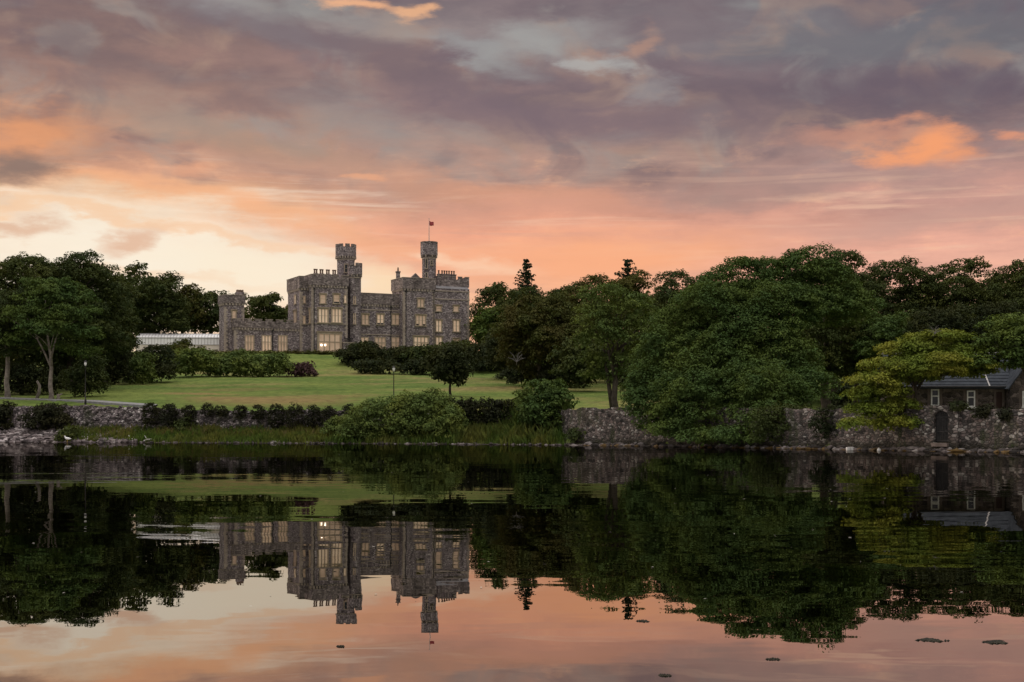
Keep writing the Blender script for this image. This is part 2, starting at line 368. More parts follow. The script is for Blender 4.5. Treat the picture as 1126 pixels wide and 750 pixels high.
M['rock'] = mat_rock('shore_rock', [(0, (.025, .022, .020, 1)), (.45, (.07, .06, .056, 1)), (.8, (.17, .145, .14, 1)), (1, (.28, .26, .25, 1))])
M['weed'] = mat_plain('brown_seaweed', (.05, .032, .010), (.15, .09, .025), 1.6, 0.6, 0.6)
M['floatweed'] = mat_plain('dark_seaweed', (.010, .010, .006), (.03, .026, .012), 9, 0.6)

LEAF = {
    'green': mat_leaf('sycamore_leaf', (.058, .098, .029)),
    'bright': mat_leaf('fresh_leaf', (.080, .122, .038)),
    'dark': mat_leaf('dark_leaf', (.042, .060, .022)),
    'deep': mat_leaf('evergreen_leaf', (.026, .036, .017), trans=0.15),
    'olive': mat_leaf('olive_leaf', (.060, .072, .020), alt=(.075, .066, .020)),
    'yellow': mat_leaf('golden_leaf', (.11, .155, .026), alt=(.21, .215, .035)),
    'willow': mat_leaf('willow_leaf', (.086, .128, .040)),
    'conifer': mat_leaf('conifer_needle', (.018, .030, .018), trans=0.1),
    'purple': mat_leaf('purple_leaf', (.060, .034, .036), alt=(.085, .05, .05)),
    'hedge': mat_leaf('hedge_leaf', (.020, .024, .014), trans=0.1),
    'reed': mat_leaf('bank_grass_blade', (.06, .105, .025), alt=(.11, .12, .035), trans=0.35),
    'turf': mat_leaf('lawn_turf_blade', (.095, .125, .030), alt=(.15, .15, .045), trans=.2),
    'drygrass': mat_leaf('seeding_grass_blade', (.12, .10, .045), alt=(.16, .13, .06), trans=0.3),
}

def mat_lawn():
    m, N = newmat('lawn_grass')
    tc = N.n('ShaderNodeTexCoord').outputs['Object']
    st = N.n('ShaderNodeMapping', {0: tc, 3: (0.45, 1.0, 1)}).outputs[0]
    a = N.n('ShaderNodeTexNoise', {'Vector': st, 'Scale': 0.10, 'Detail': 6.0, 'Roughness': 0.6}).outputs[0]
    b = N.n('ShaderNodeTexNoise', {'Vector': tc, 'Scale': 0.9, 'Detail': 8.0, 'Roughness': 0.75}).outputs[0]
    d = N.n('ShaderNodeTexNoise', {'Vector': st, 'Scale': 0.055, 'Detail': 7.0, 'Roughness': 0.62}, noise_dimensions='4D')
    d.inputs['W'].default_value = 4.2
    col = N.mix(N.ss(a, 0.35, 0.65), (.080, .130, .028, 1), (.140, .178, .044, 1))
    col = N.mix(N.ss(d.outputs[0], 0.50, 0.64, 0, 0.8), col, (.22, .175, .075, 1))
    # worn brown patches on the lawn, where the photo has them
    sp = N.n('ShaderNodeSeparateXYZ', {0: tc}).outputs
    for px, D, rx, ry, st_ in ((215, 186, 5.5, 3.0, .8), (300, 168, 9.0, 5.0, .8), (340, 178, 8.0, 3.0, .5), (258, 200, 6, 3, .4), (600, 172, 6, 3, .4), (250, 172, 5, 4, .5)):
        mp = N.n('ShaderNodeMapping', {0: tc, 1: (wx(px, D), D, 0), 3: (rx * 1.5, ry * 2.2, 1e4)}, vector_type='TEXTURE').outputs[0]
        ln = N.m('ADD', N.n('ShaderNodeVectorMath', {0: mp}, operation='LENGTH').outputs['Value'], N.m('MULTIPLY', N.m('SUBTRACT', b, 0.5), 0.9))
        ln = N.m('ADD', ln, N.m('MULTIPLY', N.m('SUBTRACT', a, 0.5), 0.9))
        col = N.mix(N.ss(ln, 1.0, 0.3, 0, st_), col, (.235, .160, .072, 1))
    mow = N.n('ShaderNodeTexWave', {'Vector': N.n('ShaderNodeMapping', {0: tc, 2: (0, 0, math.radians(82))}).outputs[0], 'Scale': 0.16, 'Distortion': 1.2, 'Detail': 2.0}).outputs[0]
    col = N.mix(0.35, col, N.ramp(mow, [(0.2, (0.85, 0.88, 0.85, 1)), (0.8, (1.12, 1.1, 1.08, 1))]), 'MULTIPLY')
    col = N.mix(0.8, col, N.ramp(b, [(0.33, (0.5, 0.54, 0.48, 1)), (0.67, (1.4, 1.36, 1.3, 1))]), 'MULTIPLY')
    # bare stony earth at the waterline
    col = N.mix(N.ss(N.m('ADD', sp[2], N.m('MULTIPLY', N.m('SUBTRACT', b, .5), .5)), 0.35, 0.1), col, (.075, .065, .050, 1))
    bp = N.n('ShaderNodeBump', {'Height': b, 'Strength': 0.8, 'Distance': 0.25}).outputs[0]
    out(N, N.n('ShaderNodeBsdfPrincipled', {'Base Color': col, 'Roughness': 0.95, 'Normal': bp, 'Specular IOR Level': 0.1}).outputs[0])
    return m
M['lawn'] = mat_lawn()

def mat_water():
    m, N = newmat('harbour_water')
    tc = N.n('ShaderNodeTexCoord').outputs['Object']
    def layer(scale, sx, amp, w, det=2.0):
        mp = N.n('ShaderNodeMapping', {0: tc, 3: (sx, 1, 1)}).outputs[0]
        nz = N.n('ShaderNodeTexNoise', {'Vector': mp, 'Scale': scale, 'Detail': det, 'Roughness': 0.5}, noise_dimensions='4D')
        nz.inputs['W'].default_value = w
        return N.v('MULTIPLY', N.v('SUBTRACT', nz.outputs['Color'], (.5, .5, .5)), (amp, amp, 0))
    big = N.n('ShaderNodeTexNoise', {'Vector': N.n('ShaderNodeMapping', {0: tc, 3: (0.35, 1, 1)}).outputs[0], 'Scale': 0.09, 'Detail': 3.0}).outputs[0]
    calm = N.ss(big, 0.40, 0.66, 0.25, 1.6)
    s = N.v('ADD', layer(1.1, 0.32, 0.019, 1.0), layer(0.22, 0.4, 0.008, 2.0))
    s = N.v('ADD', s, layer(5.5, 0.4, 0.006, 3.0, 1.0))
    sc = N.n('ShaderNodeVectorMath', {0: s}, operation='SCALE'); N.t.links.new(calm, sc.inputs['Scale'])
    nrm = N.v('NORMALIZE', N.v('ADD', sc.outputs[0], (0, 0, 1)))
    gl = N.n('ShaderNodeBsdfGlossy', {'Color': (.51, .495, .475, 1), 'Roughness': 0.0, 'Normal': nrm}).outputs[0]
    df = N.n('ShaderNodeBsdfDiffuse', {'Color': (.004, .005, .004, 1)}).outputs[0]
    out(N, N.n('ShaderNodeMixShader', {0: 0.985, 1: df, 2: gl}).outputs[0])
    return m
M['water'] = mat_water()

# ------------------------------------------------------------------ terrain
SH = [(-200, 172), (0, 153), (150, 146), (300, 139), (500, 130), (640, 121), (700, 116), (800, 106), (900, 98), (1000, 90), (1126, 83), (1400, 72)]
SHX = np.array([-2500.0, -400.0] + [wx(p, D) for p, D in SH] + [120.0, 500.0, 2500.0])
SHY = np.array([420.0, 230.0] + [D for p, D in SH] + [45.0, -60.0, -400.0])
def yshore(X): return np.interp(X, SHX, SHY)
def swall(X):
    m = np.clip((np.asarray(X, float) - 3.2) / 3.0, 0, 1); m = m * m * (3 - 2 * m)
    return 6.0 * (1 - m) + 0.8 * m
LY = np.array([60, 80, 97, 117, 140, 152, 158, 165, 185, 230, 250, 262, 285, 292, 330, 380, 500, 900, 3000.])
LZ = np.array([1.9, 2.1, 2.4, 2.75, 2.95, 3.15, 3.65, 4.7, 5.9, 9.2, 10.9, 12.4, 16.7, 17.3, 17.3, 18.0, 19, 20, 20.])
def gz(X, Y):
    X = np.asarray(X, float); Y = np.asarray(Y, float)
    s = Y - yshore(X); sw = swall(X)
    lawn = np.interp(Y, LY, LZ) + 0.12 * np.sin(X * 0.21 + Y * 0.13) * np.clip((s - sw - 2) / 8, 0, 1)
    low = np.where(s < 0, -0.06 + s * 0.55, -0.06 + s * 0.22)
    low = np.maximum(low, -2.2)
    t = np.clip((s - sw - .2) / 0.45, 0, 1)
    return low * (1 - t) + lawn * t

def grid_axis(fine0, fine1, step, far0, far1):
    a = list(np.arange(fine0, fine1 + step, step))
    x, st = fine0, step
    while x > far0: st *= 1.35; x -= st; a.insert(0, x)
    x, st = fine1 + step, step
    while x < far1: st *= 1.35; x += st; a.append(x)
    return np.array(a)

def build_terrain():
    xs = grid_axis(-75, 48, 0.9, -2600, 2600)
    far = grid_axis(0, 190, 0.75, -.1, 3000); far = far[far >= 0]
    sw = swall(xs)
    S = [np.full_like(xs, v) for v in (-300.0, -80.0, -20.0, -6.0, -2.5, -1.0, -.4, -.15)] + [sw * f for f in (0, .2, .4, .6, .8, 1.0)] + [sw + f for f in (.2, .35, .5, .65)] + [sw + .65 + f for f in far[1:]]
    S = np.array(S)
    X = np.broadcast_to(xs, S.shape).copy(); Y = yshore(xs)[None, :] + S; Z = gz(X, Y)
    Z += np.where(S > sw + 1, 0.05, 0.0) * rng.standard_normal(Z.shape)
    ys = S[:, 0]
    nx, ny = len(xs), len(ys)
    me = bpy.data.meshes.new('ground')
    V = np.stack([X, Y, Z], -1).reshape(-1, 3)
    idx = np.arange(nx * ny).reshape(ny, nx)
    Q = np.stack([idx[:-1, :-1], idx[:-1, 1:], idx[1:, 1:], idx[1:, :-1]], -1).reshape(-1, 4)
    me.vertices.add(len(V)); me.vertices.foreach_set('co', V.astype(np.float32).ravel())
    me.loops.add(Q.size); me.loops.foreach_set('vertex_index', Q.astype(np.int32).ravel())
    me.polygons.add(len(Q)); me.polygons.foreach_set('loop_start', np.arange(0, Q.size, 4, dtype=np.int32))
    me.update(calc_edges=True)
    me.polygons.foreach_set('use_smooth', np.ones(len(Q), dtype=bool))
    me.materials.append(M['lawn'])
    o = bpy.data.objects.new('ground', me); COL.objects.link(o)
    tag(o, kind='structure')
build_terrain()

mb = MB(); mb.face([(-2600, -200, 0), (2600, -200, 0), (2600, 600, 0), (-2600, 600, 0)])
tag(mb.build('water', M['water']), kind='structure')

def build_path():
    mb = MB()
    A, B, C = (wx(-60, 176), 176), (wx(95, 166), 166), (wx(190, 157.5), 157.5)
    pts = []
    for i in range(81):
        t = i / 80
        px = -60 + 231 * t
        D = np.interp(px, [-60, 0, 95, 165, 190], [176, 170.5, 164.5, 160.0, 158.6])
        pts.append((wx(px, D), D))
    for (x0, y0), (x1, y1) in zip(pts[:-1], pts[1:]):
        w = 1.0
        c = [(x0, y0 - w), (x1, y1 - w), (x1, y1 + w), (x0, y0 + w)]
        zc0 = max(float(gz(x0, y0 - w)), float(gz(x0, y0))) + 0.10
        zc1 = max(float(gz(x1, y1 - w)), float(gz(x1, y1))) + 0.10
        za, zb_ = float(gz(*c[3])) + .16, float(gz(*c[2])) + .16
        mb.face([(c[0][0], c[0][1], zc0), (c[1][0], c[1][1], zc1), (c[2][0], c[2][1], zb_), (c[3][0], c[3][1], za)])
        mb.face([(c[0][0], c[0][1], zc0 - .4), (c[1][0], c[1][1], zc1 - .4), (c[1][0], c[1][1], zc1), (c[0][0], c[0][1], zc0)])
        mb.face([(c[3][0], c[3][1], za), (c[2][0], c[2][1], zb_), (c[2][0], c[2][1], zb_ - .5), (c[3][0], c[3][1], za - .5)])
    tag(mb.build('path', M['path']), kind='structure')
build_path()

# ------------------------------------------------------------------ castle
TH = math.radians(26)
CT, ST = math.cos(TH), math.sin(TH)
OX, OY = wx(343, 295), 295.0
castle = empty('castle', (OX, OY, 0), TH, 'grey stone castle with battlemented towers and cream lit windows above the lawn', 'castle')
def U(px, v):
    t = (px - CX) / F
    return (t * OY - OX + v * (ST + t * CT)) / (CT - t * ST)
def Dp(u, v): return OY + u * ST + v * CT
def Zc(py, px, v):
    return wz(py, Dp(U(px, v), v))
BASE = 15.2

def ring_parapet(mb, u0, u1, v0, v1, zb, zt, out_=0.22, th=0.45, mer=0.85, gap=0.55, cr=0.62, corbel=True, sides='flrb'):
    """corbelled parapet with merlons round a rectangle (k=0 stone, k=1 dressed caps)"""
    a0, a1, b0, b1 = u0 - out_, u1 + out_, v0 - out_, v1 + out_
    zc = zt - cr
    runs = []
    if 'f' in sides: runs.append(((a0, b0), (a1, b0 + th)))
    if 'b' in sides: runs.append(((a0, b1 - th), (a1, b1)))
    if 'l' in sides: runs.append(((a0, b0 + th), (a0 + th, b1 - th)))
    if 'r' in sides: runs.append(((a1 - th, b0 + th), (a1, b1 - th)))
    for (p, q) in runs:
        mb.k = 0
        mb.box((p[0], p[1], zb), (q[0], q[1], zc))
        lx, ly = q[0] - p[0], q[1] - p[1]
        along = 0 if lx >= ly else 1
        Ln = max(lx, ly)
        n = max(1, round((Ln + gap) / (mer + gap)))
        w = (Ln - (n - 1) * gap) / n
        for i in range(n):
            s0 = i * (w + gap); s1 = s0 + w
            if along == 0:
                c, d = (p[0] + s0, p[1] + .002, zc + .002), (p[0] + s1, q[1] - .002, zt - .10); cc, dd = (c[0] - .06, c[1] - .06, zt - .10), (d[0] + .06, d[1] + .06, zt)
            else:
                c, d = (p[0] + .002, p[1] + s0, zc + .002), (q[0] - .002, p[1] + s1, zt - .10); cc, dd = (c[0] - .06, c[1] - .06, zt - .10), (d[0] + .06, d[1] + .06, zt)
            mb.box(c, d); mb.k = 1; mb.box(cc, dd); mb.k = 0
    if corbel:
        mb.k = 1
        if 'f' in sides:
            n = int((u1 - u0) / 0.62)
            for i in range(n):
                c = u0 + (i + .5) * (u1 - u0) / n
                mb.box((c - .17, v0 - out_ + .03, zb - .42), (c + .17, v0 + .05, zb - .002))
        if 'l' in sides:
            n = int((v1 - v0) / 0.62)
            for i in range(n):
                c = v0 + (i + .5) * (v1 - v0) / n
                mb.box((u0 - out_ + .03, c - .17, zb - .42), (u0 + .05, c + .17, zb - .002))
    mb.k = 0

def quoins(mb, u, v, z0, z1, su=1, sv=1):
    """alternate long and short dressed blocks up a corner; su, sv: the way the walls run from the corner"""
    z = z0; i = 0
    while z + .4 < z1:
        a, b = (.62, .36) if i % 2 else (.36, .62)
        x0, x1 = sorted((u - .03 * su, u + a * su)); y0, y1 = sorted((v - .03 * sv, v + b * sv))
        mb.box((x0, y0, z + .015), (x1, y1, z + .385)); z += .40; i += 1

def block(name, u0, u1, v0, v1, zb, zt, par=True, cr=.62, mer=.85, gap=.55, q='lr', roof=True, strings=(), sides='flrb', parent=None):
    mb = MB()
    mb.box((u0, v0, BASE), (u1, v1, zb + .25))
    mb.k = 1
    if 'l' in q: quoins(mb, u0, v0, 16.4, zb - .5, 1, 1)
    if 'r' in q: quoins(mb, u1, v0, 16.4, zb - .5, -1, 1)
    for zs in strings:
        mb.box((u0 - .10, v0 - .10, zs), (u1 + .10, v0 + .06, zs + .22))
        mb.box((u0 - .10, v0 + .06, zs), (u0 + .06, v1, zs + .22))
    o = mb.build(name, [M['castle'], M['ashlar']], parent or castle)
    if par:
        pm = MB(); ring_parapet(pm, u0, u1, v0, v1, zb, zt, cr=cr, mer=mer, gap=gap, sides=sides)
        pm.build('parapet', [M['parapet'], M['ashlar']], o)
    return o

def window(parent, O, a, n, w, h, lights=2, trans=(), hood=True, pane='blind', dark=0, frame=.20, mull=.19, sill=True):
    """mullioned window standing on a wall: O bottom centre on the wall, a along the wall, n outward"""
    a, n = Vector(a), Vector(n); up = Vector((0, 0, 1))
    Mx = Matrix(((a.x, n.x, 0, O[0]), (a.y, n.y, 0, O[1]), (0, 0, 1, O[2]), (0, 0, 0, 1)))
    mb = MB(); mb.k = 0
    fr = frame
    def B(x0, x1, y0, y1, z0, z1): mb.box((x0, y0, z0), (x1, y1, z1), Mx)
    hw = w / 2
    B(-hw - fr, -hw, -.05, .16, 0, h); B(hw, hw + fr, -.05, .16, 0, h)
    B(-hw - fr, hw + fr, -.05, .16, h, h + fr)
    if sill: B(-hw - fr - .1, hw + fr + .1, -.05, .24, -.20, 0)
    if hood:
        B(-hw - fr - .12, hw + fr + .12, -.05, .30, h + fr, h + fr + .14)
        B(-hw - fr - .12, -hw - fr - .002, -.05, .26, h + fr - .45, h + fr); B(hw + fr + .002, hw + fr + .12, -.05, .26, h + fr - .45, h + fr)
    lw = (w - (lights - 1) * mull) / lights
    for i in range(1, lights):
        x = -hw + i * lw + (i - 1) * mull
        B(x, x + mull, -.05, .13, .002, h - .002)
    for t in trans:
        for i in range(lights):
            x = -hw + i * (lw + mull); B(x + .002, x + lw - .002, -.05, .12, t * h - .07, t * h + .07)
    fo = mb.build('window', [M['surround']], parent)
    if pane == 'blind' and random.random() < .4: pane = 'blind_dim'
    pm = MB()
    for i in range(lights):
        x = -hw + i * (lw + mull)
        d = .32 if (dark >> i) & 1 else 0.0
        pm.k = 0
        pm.box((x + .004, -.04, d * 1.0 + .004), (x + lw - .004, .035, h - .004), Mx)
        if d:
            pm.k = 1; pm.box((x + .004, -.04, .004), (x + lw - .004, .015, d - .002), Mx)
        # sash bars
        pm.k = 2
        for zz in (0.5,):
            pm.box((x + .02, .037, zz * h - .03), (x + lw - .02, .06, zz * h + .03), Mx)
    pm.build('pane', [M[pane], M['darkglass'], M['surround']], fo)
    return fo

def fwin(parent, v, x0, x1, y0, y1, **kw):
    """window on a front wall at depth v from photo columns x0..x1 and rows y0 (top)..y1 (bottom)"""
    xm = (x0 + x1) / 2
    u0, u1 = U(x0, v), U(x1, v); zt, zb = Zc(y0, xm, v), Zc(y1, xm, v)
    return window(parent, ((u0 + u1) / 2, v, zb), (1, 0, 0), (0, -1, 0), max(.25, u1 - u0), zt - zb, **kw)
def lwin(parent, u, v, w, px, y0, y1, **kw):
    zt, zb = wz(y0, Dp(u, v)), wz(y1, Dp(u, v))
    return window(parent, (u, v, zb), (0, -1, 0), (-1, 0, 0), w, zt - zb, **kw)

# corner tower at the left end
v = 4.0; u0, u1 = U(247, v), U(268.5, v)
o = block('corner_tower', u0, u1, v, v + 4.4, Zc(333.5, 258, v), Zc(324, 258, v), q='lr', cr=.22, mer=1.5, gap=.3, strings=())
fwin(o, v, 255.5, 259, 342, 353, lights=1)
cm = MB(); c0, c1 = U(260, v + 2), U(268, v + 2); zt = Zc(320, 262, v)
cm.box((c0, v + 1.6, zt - 1.6), (c1, v + 2.8, zt)); cm.k = 1
for i in range(3):
    cu = c0 + (i + .5) * (c1 - c0) / 3; cm.box((cu - .14, v + 1.7, zt + .002), (cu + .14, v + 2.7, zt + .45))
cm.build('chimney', [M['parapet'], M['pot']], o)
# low wing
v = 2.5; u0, u1 = U(258, v), U(333, v)
wing = block('low_wing', u0, u1, v, v + 6, Zc(361, 290, v), Zc(351, 290, v), cr=.5, mer=1.5, gap=.8, q='l')
for x in ((270, 278.5), (288.5, 297.5), (306.5, 315)):
    fwin(wing, v, x[0], x[1], 369.5, 387, lights=3, hood=False, trans=(.62,))
lwin(wing, u0, v + 3, 1.0, 256, 370, 387, lights=2, hood=False)
# bay tower: rear block and proud front bay
v = 2.2; u0, u1 = U(330, v), U(372, v)
rear = block('bay_tower', u0, u1, v, v + 8.5, Zc(317, 334, v), Zc(303.5, 334, v), cr=.75, mer=1.2, gap=.8, q='l', strings=(Zc(357, 334, v),))
fwin(rear, v, 333.6, 335.4, 326, 333, lights=1, hood=False, frame=.14)
fwin(rear, v, 333.4, 335.4, 348, 356, lights=1, hood=False, frame=.14)
lwin(rear, u0, v + 3.2, .9, 325, 325, 334, lights=1, hood=False)
lwin(rear, u0, v + 3.2, 1.5, 325, 342, 357, lights=2, hood=True)
lwin(rear, u0, v + 3.2, 1.5, 325, 366, 386, lights=2, hood=True)
v = 0.0; u0, u1 = U(343, v), U(382, v)
bay = block('front_bay', u0, u1, v, v + 5.0, Zc(314, 360, v), Zc(302, 360, v), cr=.5, mer=1.5, gap=.7, q='lr', strings=(Zc(356.5, 360, v),))
fwin(bay, v, 352.2, 357.6, 324, 333.5, lights=1)
fwin(bay, v, 367, 372.8, 324, 333.5, lights=1, dark=1)
for x in ((350.6, 360.0), (365.4, 374.8)):
    fwin(bay, v, x[0], x[1], 340, 354.5, lights=3, hood=True, frame=.3)
fwin(bay, v, 351, 373.5, 367.5, 386, lights=4, trans=(.55,), hood=True, frame=.45, mull=.2)
lwin(bay, u0, v + 1.1, .7, 341, 340, 355, lights=1)
fwin(bay, v, 378.5, 380.5, 325, 333, lights=1, hood=False, frame=.12)
cm = MB(); zt = Zc(301.5, 357, 3.0)
for x in (347.5, 354, 361, 368):
    c0, c1 = U(x - 2.6, 2.2), U(x + 2.6, 2.2)
    cm.k = 0; cm.box((c0, 2.0, zt - 1.2), (c1, 3.0, zt))
    cm.k = 1
    for s in (.28, .72): cm.lathe([(.20, zt + .002), (.16, zt + .65), (.24, zt + .72), (.24, zt + .95)], 8, (c0 + (c1 - c0) * s, 2.5))
cm.build('chimney', [M['parapet'], M['pot']], bay)
for x in (353.3, 357.4):
    lm = MB(); u = U(x, -.1); z = Zc(379.5, x, 0)
    lm.lathe([(.05, z - .16), (.15, z - .1), (.17, z), (.13, z + .12), (.05, z + .17)], 10, (u, -.20)); lm.build('bulb', M['lamp'], bay, True)

def round_tower(name, px, v, r, zb, zflare, zt, n=24, fl=.36, rot=0.0, mer_n=8, cr=.62, cut=.34):
    u = U(px, v)
    mb = MB()
    mb.lathe([(r, BASE), (r, zflare - .55), (r + fl, zflare), (r + fl, zt - cr)], n, (u, v), rot)
    mb.k = 1
    mb.lathe([(r + .07, zflare - .85), (r + .07, zflare - .6)], n, (u, v), rot)
    o = mb.build(name, [M['castle'], M['ashlar']], castle, False)
    pm = MB(); R0, R1 = r + fl - .38, r + fl + .02
    for i in range(mer_n):
        a0 = rot + 2 * math.pi * (i + cut / 2) / mer_n; a1 = rot + 2 * math.pi * (i + 1 - cut / 2) / mer_n
        k = 4
        arc = [(u + R1 * math.cos(a0 + (a1 - a0) * j / k), v + R1 * math.sin(a0 + (a1 - a0) * j / k)) for j in range(k + 1)]
        arc += [(u + R0 * math.cos(a0 + (a1 - a0) * j / k), v + R0 * math.sin(a0 + (a1 - a0) * j / k)) for j in range(k, -1, -1)]
        pm.prism(arc, zt - cr + .002, zt)
    pm.k = 1
    nc = n
    for i in range(nc):
        w = rot + 2 * math.pi * (i + .5) / nc; c, s = math.cos(w), math.sin(w)
        Mx = Matrix(((c, -s, 0, u), (s, c, 0, v), (0, 0, 1, 0), (0, 0, 0, 1)))
        pm.box((r + .02, -.10, zflare - .5), (r + fl + .04, .10, zflare - .02), Mx)
    pm.build('parapet', [M['parapet'], M['ashlar']], o)
    return o, u

# round turret, stair turret
rt, ru = round_tower('round_turret', 380.3, 4.6, 1.86, 300, wz(280.5, 300), wz(267, 300), fl=.34, mer_n=9)
a = Vector((-.30, -.954, 0)).normalized()
window(rt, (ru + a.x * 1.86, 4.6 + a.y * 1.86, wz(298, 299)), (-a.y, a.x, 0), a, .5, 1.6, lights=1, pane='darkglass', hood=False)
stt, su = round_tower('stair_turret', 390.3, 1.5, 1.28, 300, wz(300.5, 298), wz(288, 298), n=8, rot=math.pi / 8, fl=.26, mer_n=8)
for y0, y1 in ((325, 333), (344, 355)):
    a = Vector((-.383, -.924, 0))
    window(stt, (su - .0 - .383 * 1.2, 1.5 - .924 * 1.2, wz(y1, 297)), (.924, -.383, 0), a, .38, wz(y0, 297) - wz(y1, 297), lights=1, hood=False, frame=.12)
pm = MB(); u = U(384, -.6); z = Zc(377.5, 384, -.6)
pm.box((u - 1.3, -.75, BASE), (u + 1.1, 1.2, z)); pm.k = 1
pm.box((u - 1.42, -.87, z + .002), (u + 1.22, 1.2, z + .25))
porch = pm.build('porch', [M['castle'], M['ashlar']], castle)
pm = MB()
for i in range(7):
    pm.prism([(u - .9 + .26 * i - .05, -.6), (u - .9 + .26 * i + .05, -.6), (u - .9 + .26 * i + .05, -.45), (u - .9 + .26 * i - .05, -.45)], z + .252, z + .95)
pm.box((u - 1.1, -.62, z + .952), (u + .95, -.43, z + 1.1)); pm.build('balcony_rail', M['iron'], porch)

# middle range
v = 3.0; u0, u1 = U(392, v), U(448, v)
mid = block('middle_range', u0, u1, v, v + 8, Zc(335, 415, v), Zc(322.5, 415, v), cr=.25, mer=5.0, gap=.02, q='', strings=(Zc(368.6, 415, v), Zc(341.5, 415, v)))
for i, x in enumerate(((398.2, 404.8), (414.8, 421.4), (431.2, 438.2))):
    fwin(mid, v, x[0], x[1], 346, 356.8, lights=2, dark=(0, 3, 0)[i])
for x, l in (((397, 404.5), 2), ((412.6, 423.2), 3), ((431.0, 439.6), 2)):
    fwin(mid, v, x[0], x[1], 371.5, 384.5, lights=l, hood=False, trans=(.6,))
# right tower
v = 0.5; u0, u1 = U(443.5, v), U(478, v)
kt = block('right_tower', u0, u1, v, v + 6.5, Zc(318, 460, v), Zc(305.5, 460, v), cr=.16, mer=9.0, gap=.02, q='lr')
fwin(kt, v, 459.4, 465.4, 329, 337.5, lights=2)
fwin(kt, v, 457.5, 467.5, 347, 358, lights=3, dark=5)
fwin(kt, v, 455.5, 470.0, 371, 384.5, lights=4, hood=True, trans=(.6,), frame=.3)
gm = MB(); g = U(457, v); z = Zc(306, 457, v)
gm.k = 0
for y0 in (v - .1,):
    gm.v.extend([(g - 1.2, y0, z), (g + 1.2, y0, z), (g, y0, z + 1.1), (g - 1.2, y0 + .5, z), (g + 1.2, y0 + .5, z), (g, y0 + .5, z + 1.1)])
    gm.f.extend([(0, 1, 2), (5, 4, 3), (0, 2, 5, 3), (1, 4, 5, 2), (0, 3, 4, 1)]); gm.mi.extend([0] * 5)
gm.build('gablet', M['parapet'], kt)
cm = MB(); c = U(437.6, 4.0); zt = wz(299, 306)
cm.box((c - .34, 3.6, zt - 3.2), (c + .34, 4.3, zt)); cm.box((c - .44, 3.5, zt + .002), (c + .44, 4.4, zt + .3)); cm.k = 1
cm.lathe([(.2, zt + .302), (.17, zt + .95), (.08, zt + 1.2)], 8, (c, 3.95)); cm.build('chimney', [M['parapet'], M['pot']], kt)
# tall octagonal turret and its flag
ot, ou = round_tower('octagonal_turret', 471.8, 4.5, 1.52, 310, wz(280, 310), wz(265.3, 310), n=8, rot=math.pi / 8, fl=.36, mer_n=4, cut=.03, cr=.25)
for w, y0, y1 in ((-math.pi / 2, 286.5, 291), (-math.pi / 2 - math.pi / 4, 285, 295), (-math.pi / 2 - math.pi / 4, 300, 305)):
    a = Vector((math.cos(w), math.sin(w), 0)); r = 1.52 * math.cos(math.pi / 8)
    window(ot, (ou + a.x * r, 4.5 + a.y * r, wz(y1, 310)), (-a.y, a.x, 0), a, .36, wz(y0, 310) - wz(y1, 310), lights=1, hood=False, pane='darkglass', frame=.12)
# right wing
v = 1.2; u0, u1 = U(476, v), U(516, v)
rw = block('right_wing', u0, u1, v, v + 9.5, Zc(319, 500, v), Zc(318, 500, v), par=False, q='r', strings=(Zc(330, 500, v), Zc(321, 500, v)))
for x0, x1, y0, y1, l in ((479.7, 484.6, 336.5, 342, 1), (479.5, 485, 352.5, 364.5, 2), (479.5, 485.5, 371, 381.5, 2), (498.9, 503.6, 336.8, 342.5, 1), (498.5, 504.6, 352.5, 364.5, 2), (498.5, 504.6, 373, 384, 2)):
    fwin(rw, v, x0, x1, y0, y1, lights=l)
v = 2.6; u0, u1 = U(482, v), U(514.5, v)
at = block('attic', u0, u1, v, v + 7.0, Zc(315.5, 500, v), Zc(304, 500, v), cr=.85, mer=.8, gap=.75, q='', parent=castle)
rm = MB(); a0, a1 = U(476, 1.2), U(516, 1.2); z = Zc(319, 500, 1.2) + .252
rm.v.extend([(a0 - .05, 1.15, z), (a1 + .05, 1.15, z), (a1 + .05, 2.62, z + .75), (a0 - .05, 2.62, z + .75), (a0 - .05, 2.62, z), (a1 + .05, 2.62, z)])
rm.f.extend([(0, 1, 2, 3), (0, 3, 4), (1, 5, 2), (0, 4, 5, 1), (3, 2, 5, 4)]); rm.mi.extend([0] * 5)
rm.build('roof', M['lead'], rw)
cm = MB(); zt = Zc(302.5, 490, 5.0)
for i, x in enumerate((482.5, 487.5, 492.6, 498)):
    c = U(x, 5.0); r = .62 if i else .22
    cm.k = 0; cm.box((c - r, 4.6, zt - 2.4), (c + r, 5.5, zt)); cm.box((c - r - .08, 4.52, zt + .002), (c + r + .08, 5.58, zt + .2)); cm.k = 1
    for s in ((-.28, .28) if i else (0,)): cm.lathe([(.20, zt + .202), (.16, zt + .75), (.23, zt + .8), (.23, zt + 1.0)], 8, (c + s, 5.05))
cm.build('chimney', [M['parapet'], M['pot']], at)

for px, v, y0, y1 in ((396.6, 2.9, 338, 388), (446.5, .4, 320, 388), (477.2, .38, 320, 386), (345.5, -.1, 318, 388), (300, 2.4, 364, 388), (430, 2.9, 338, 388)):
    dm = MB(); u = U(px, v); dm.tube([(u, v - .02, 16.2), (u, v - .02, Zc(y0, px, v))], [.075, .075], 6)
    dm.box((u - .16, v - .18, Zc(y0, px, v)), (u + .16, v + .12, Zc(y0, px, v) + .3)); dm.build('drainpipe', M['iron'], castle)
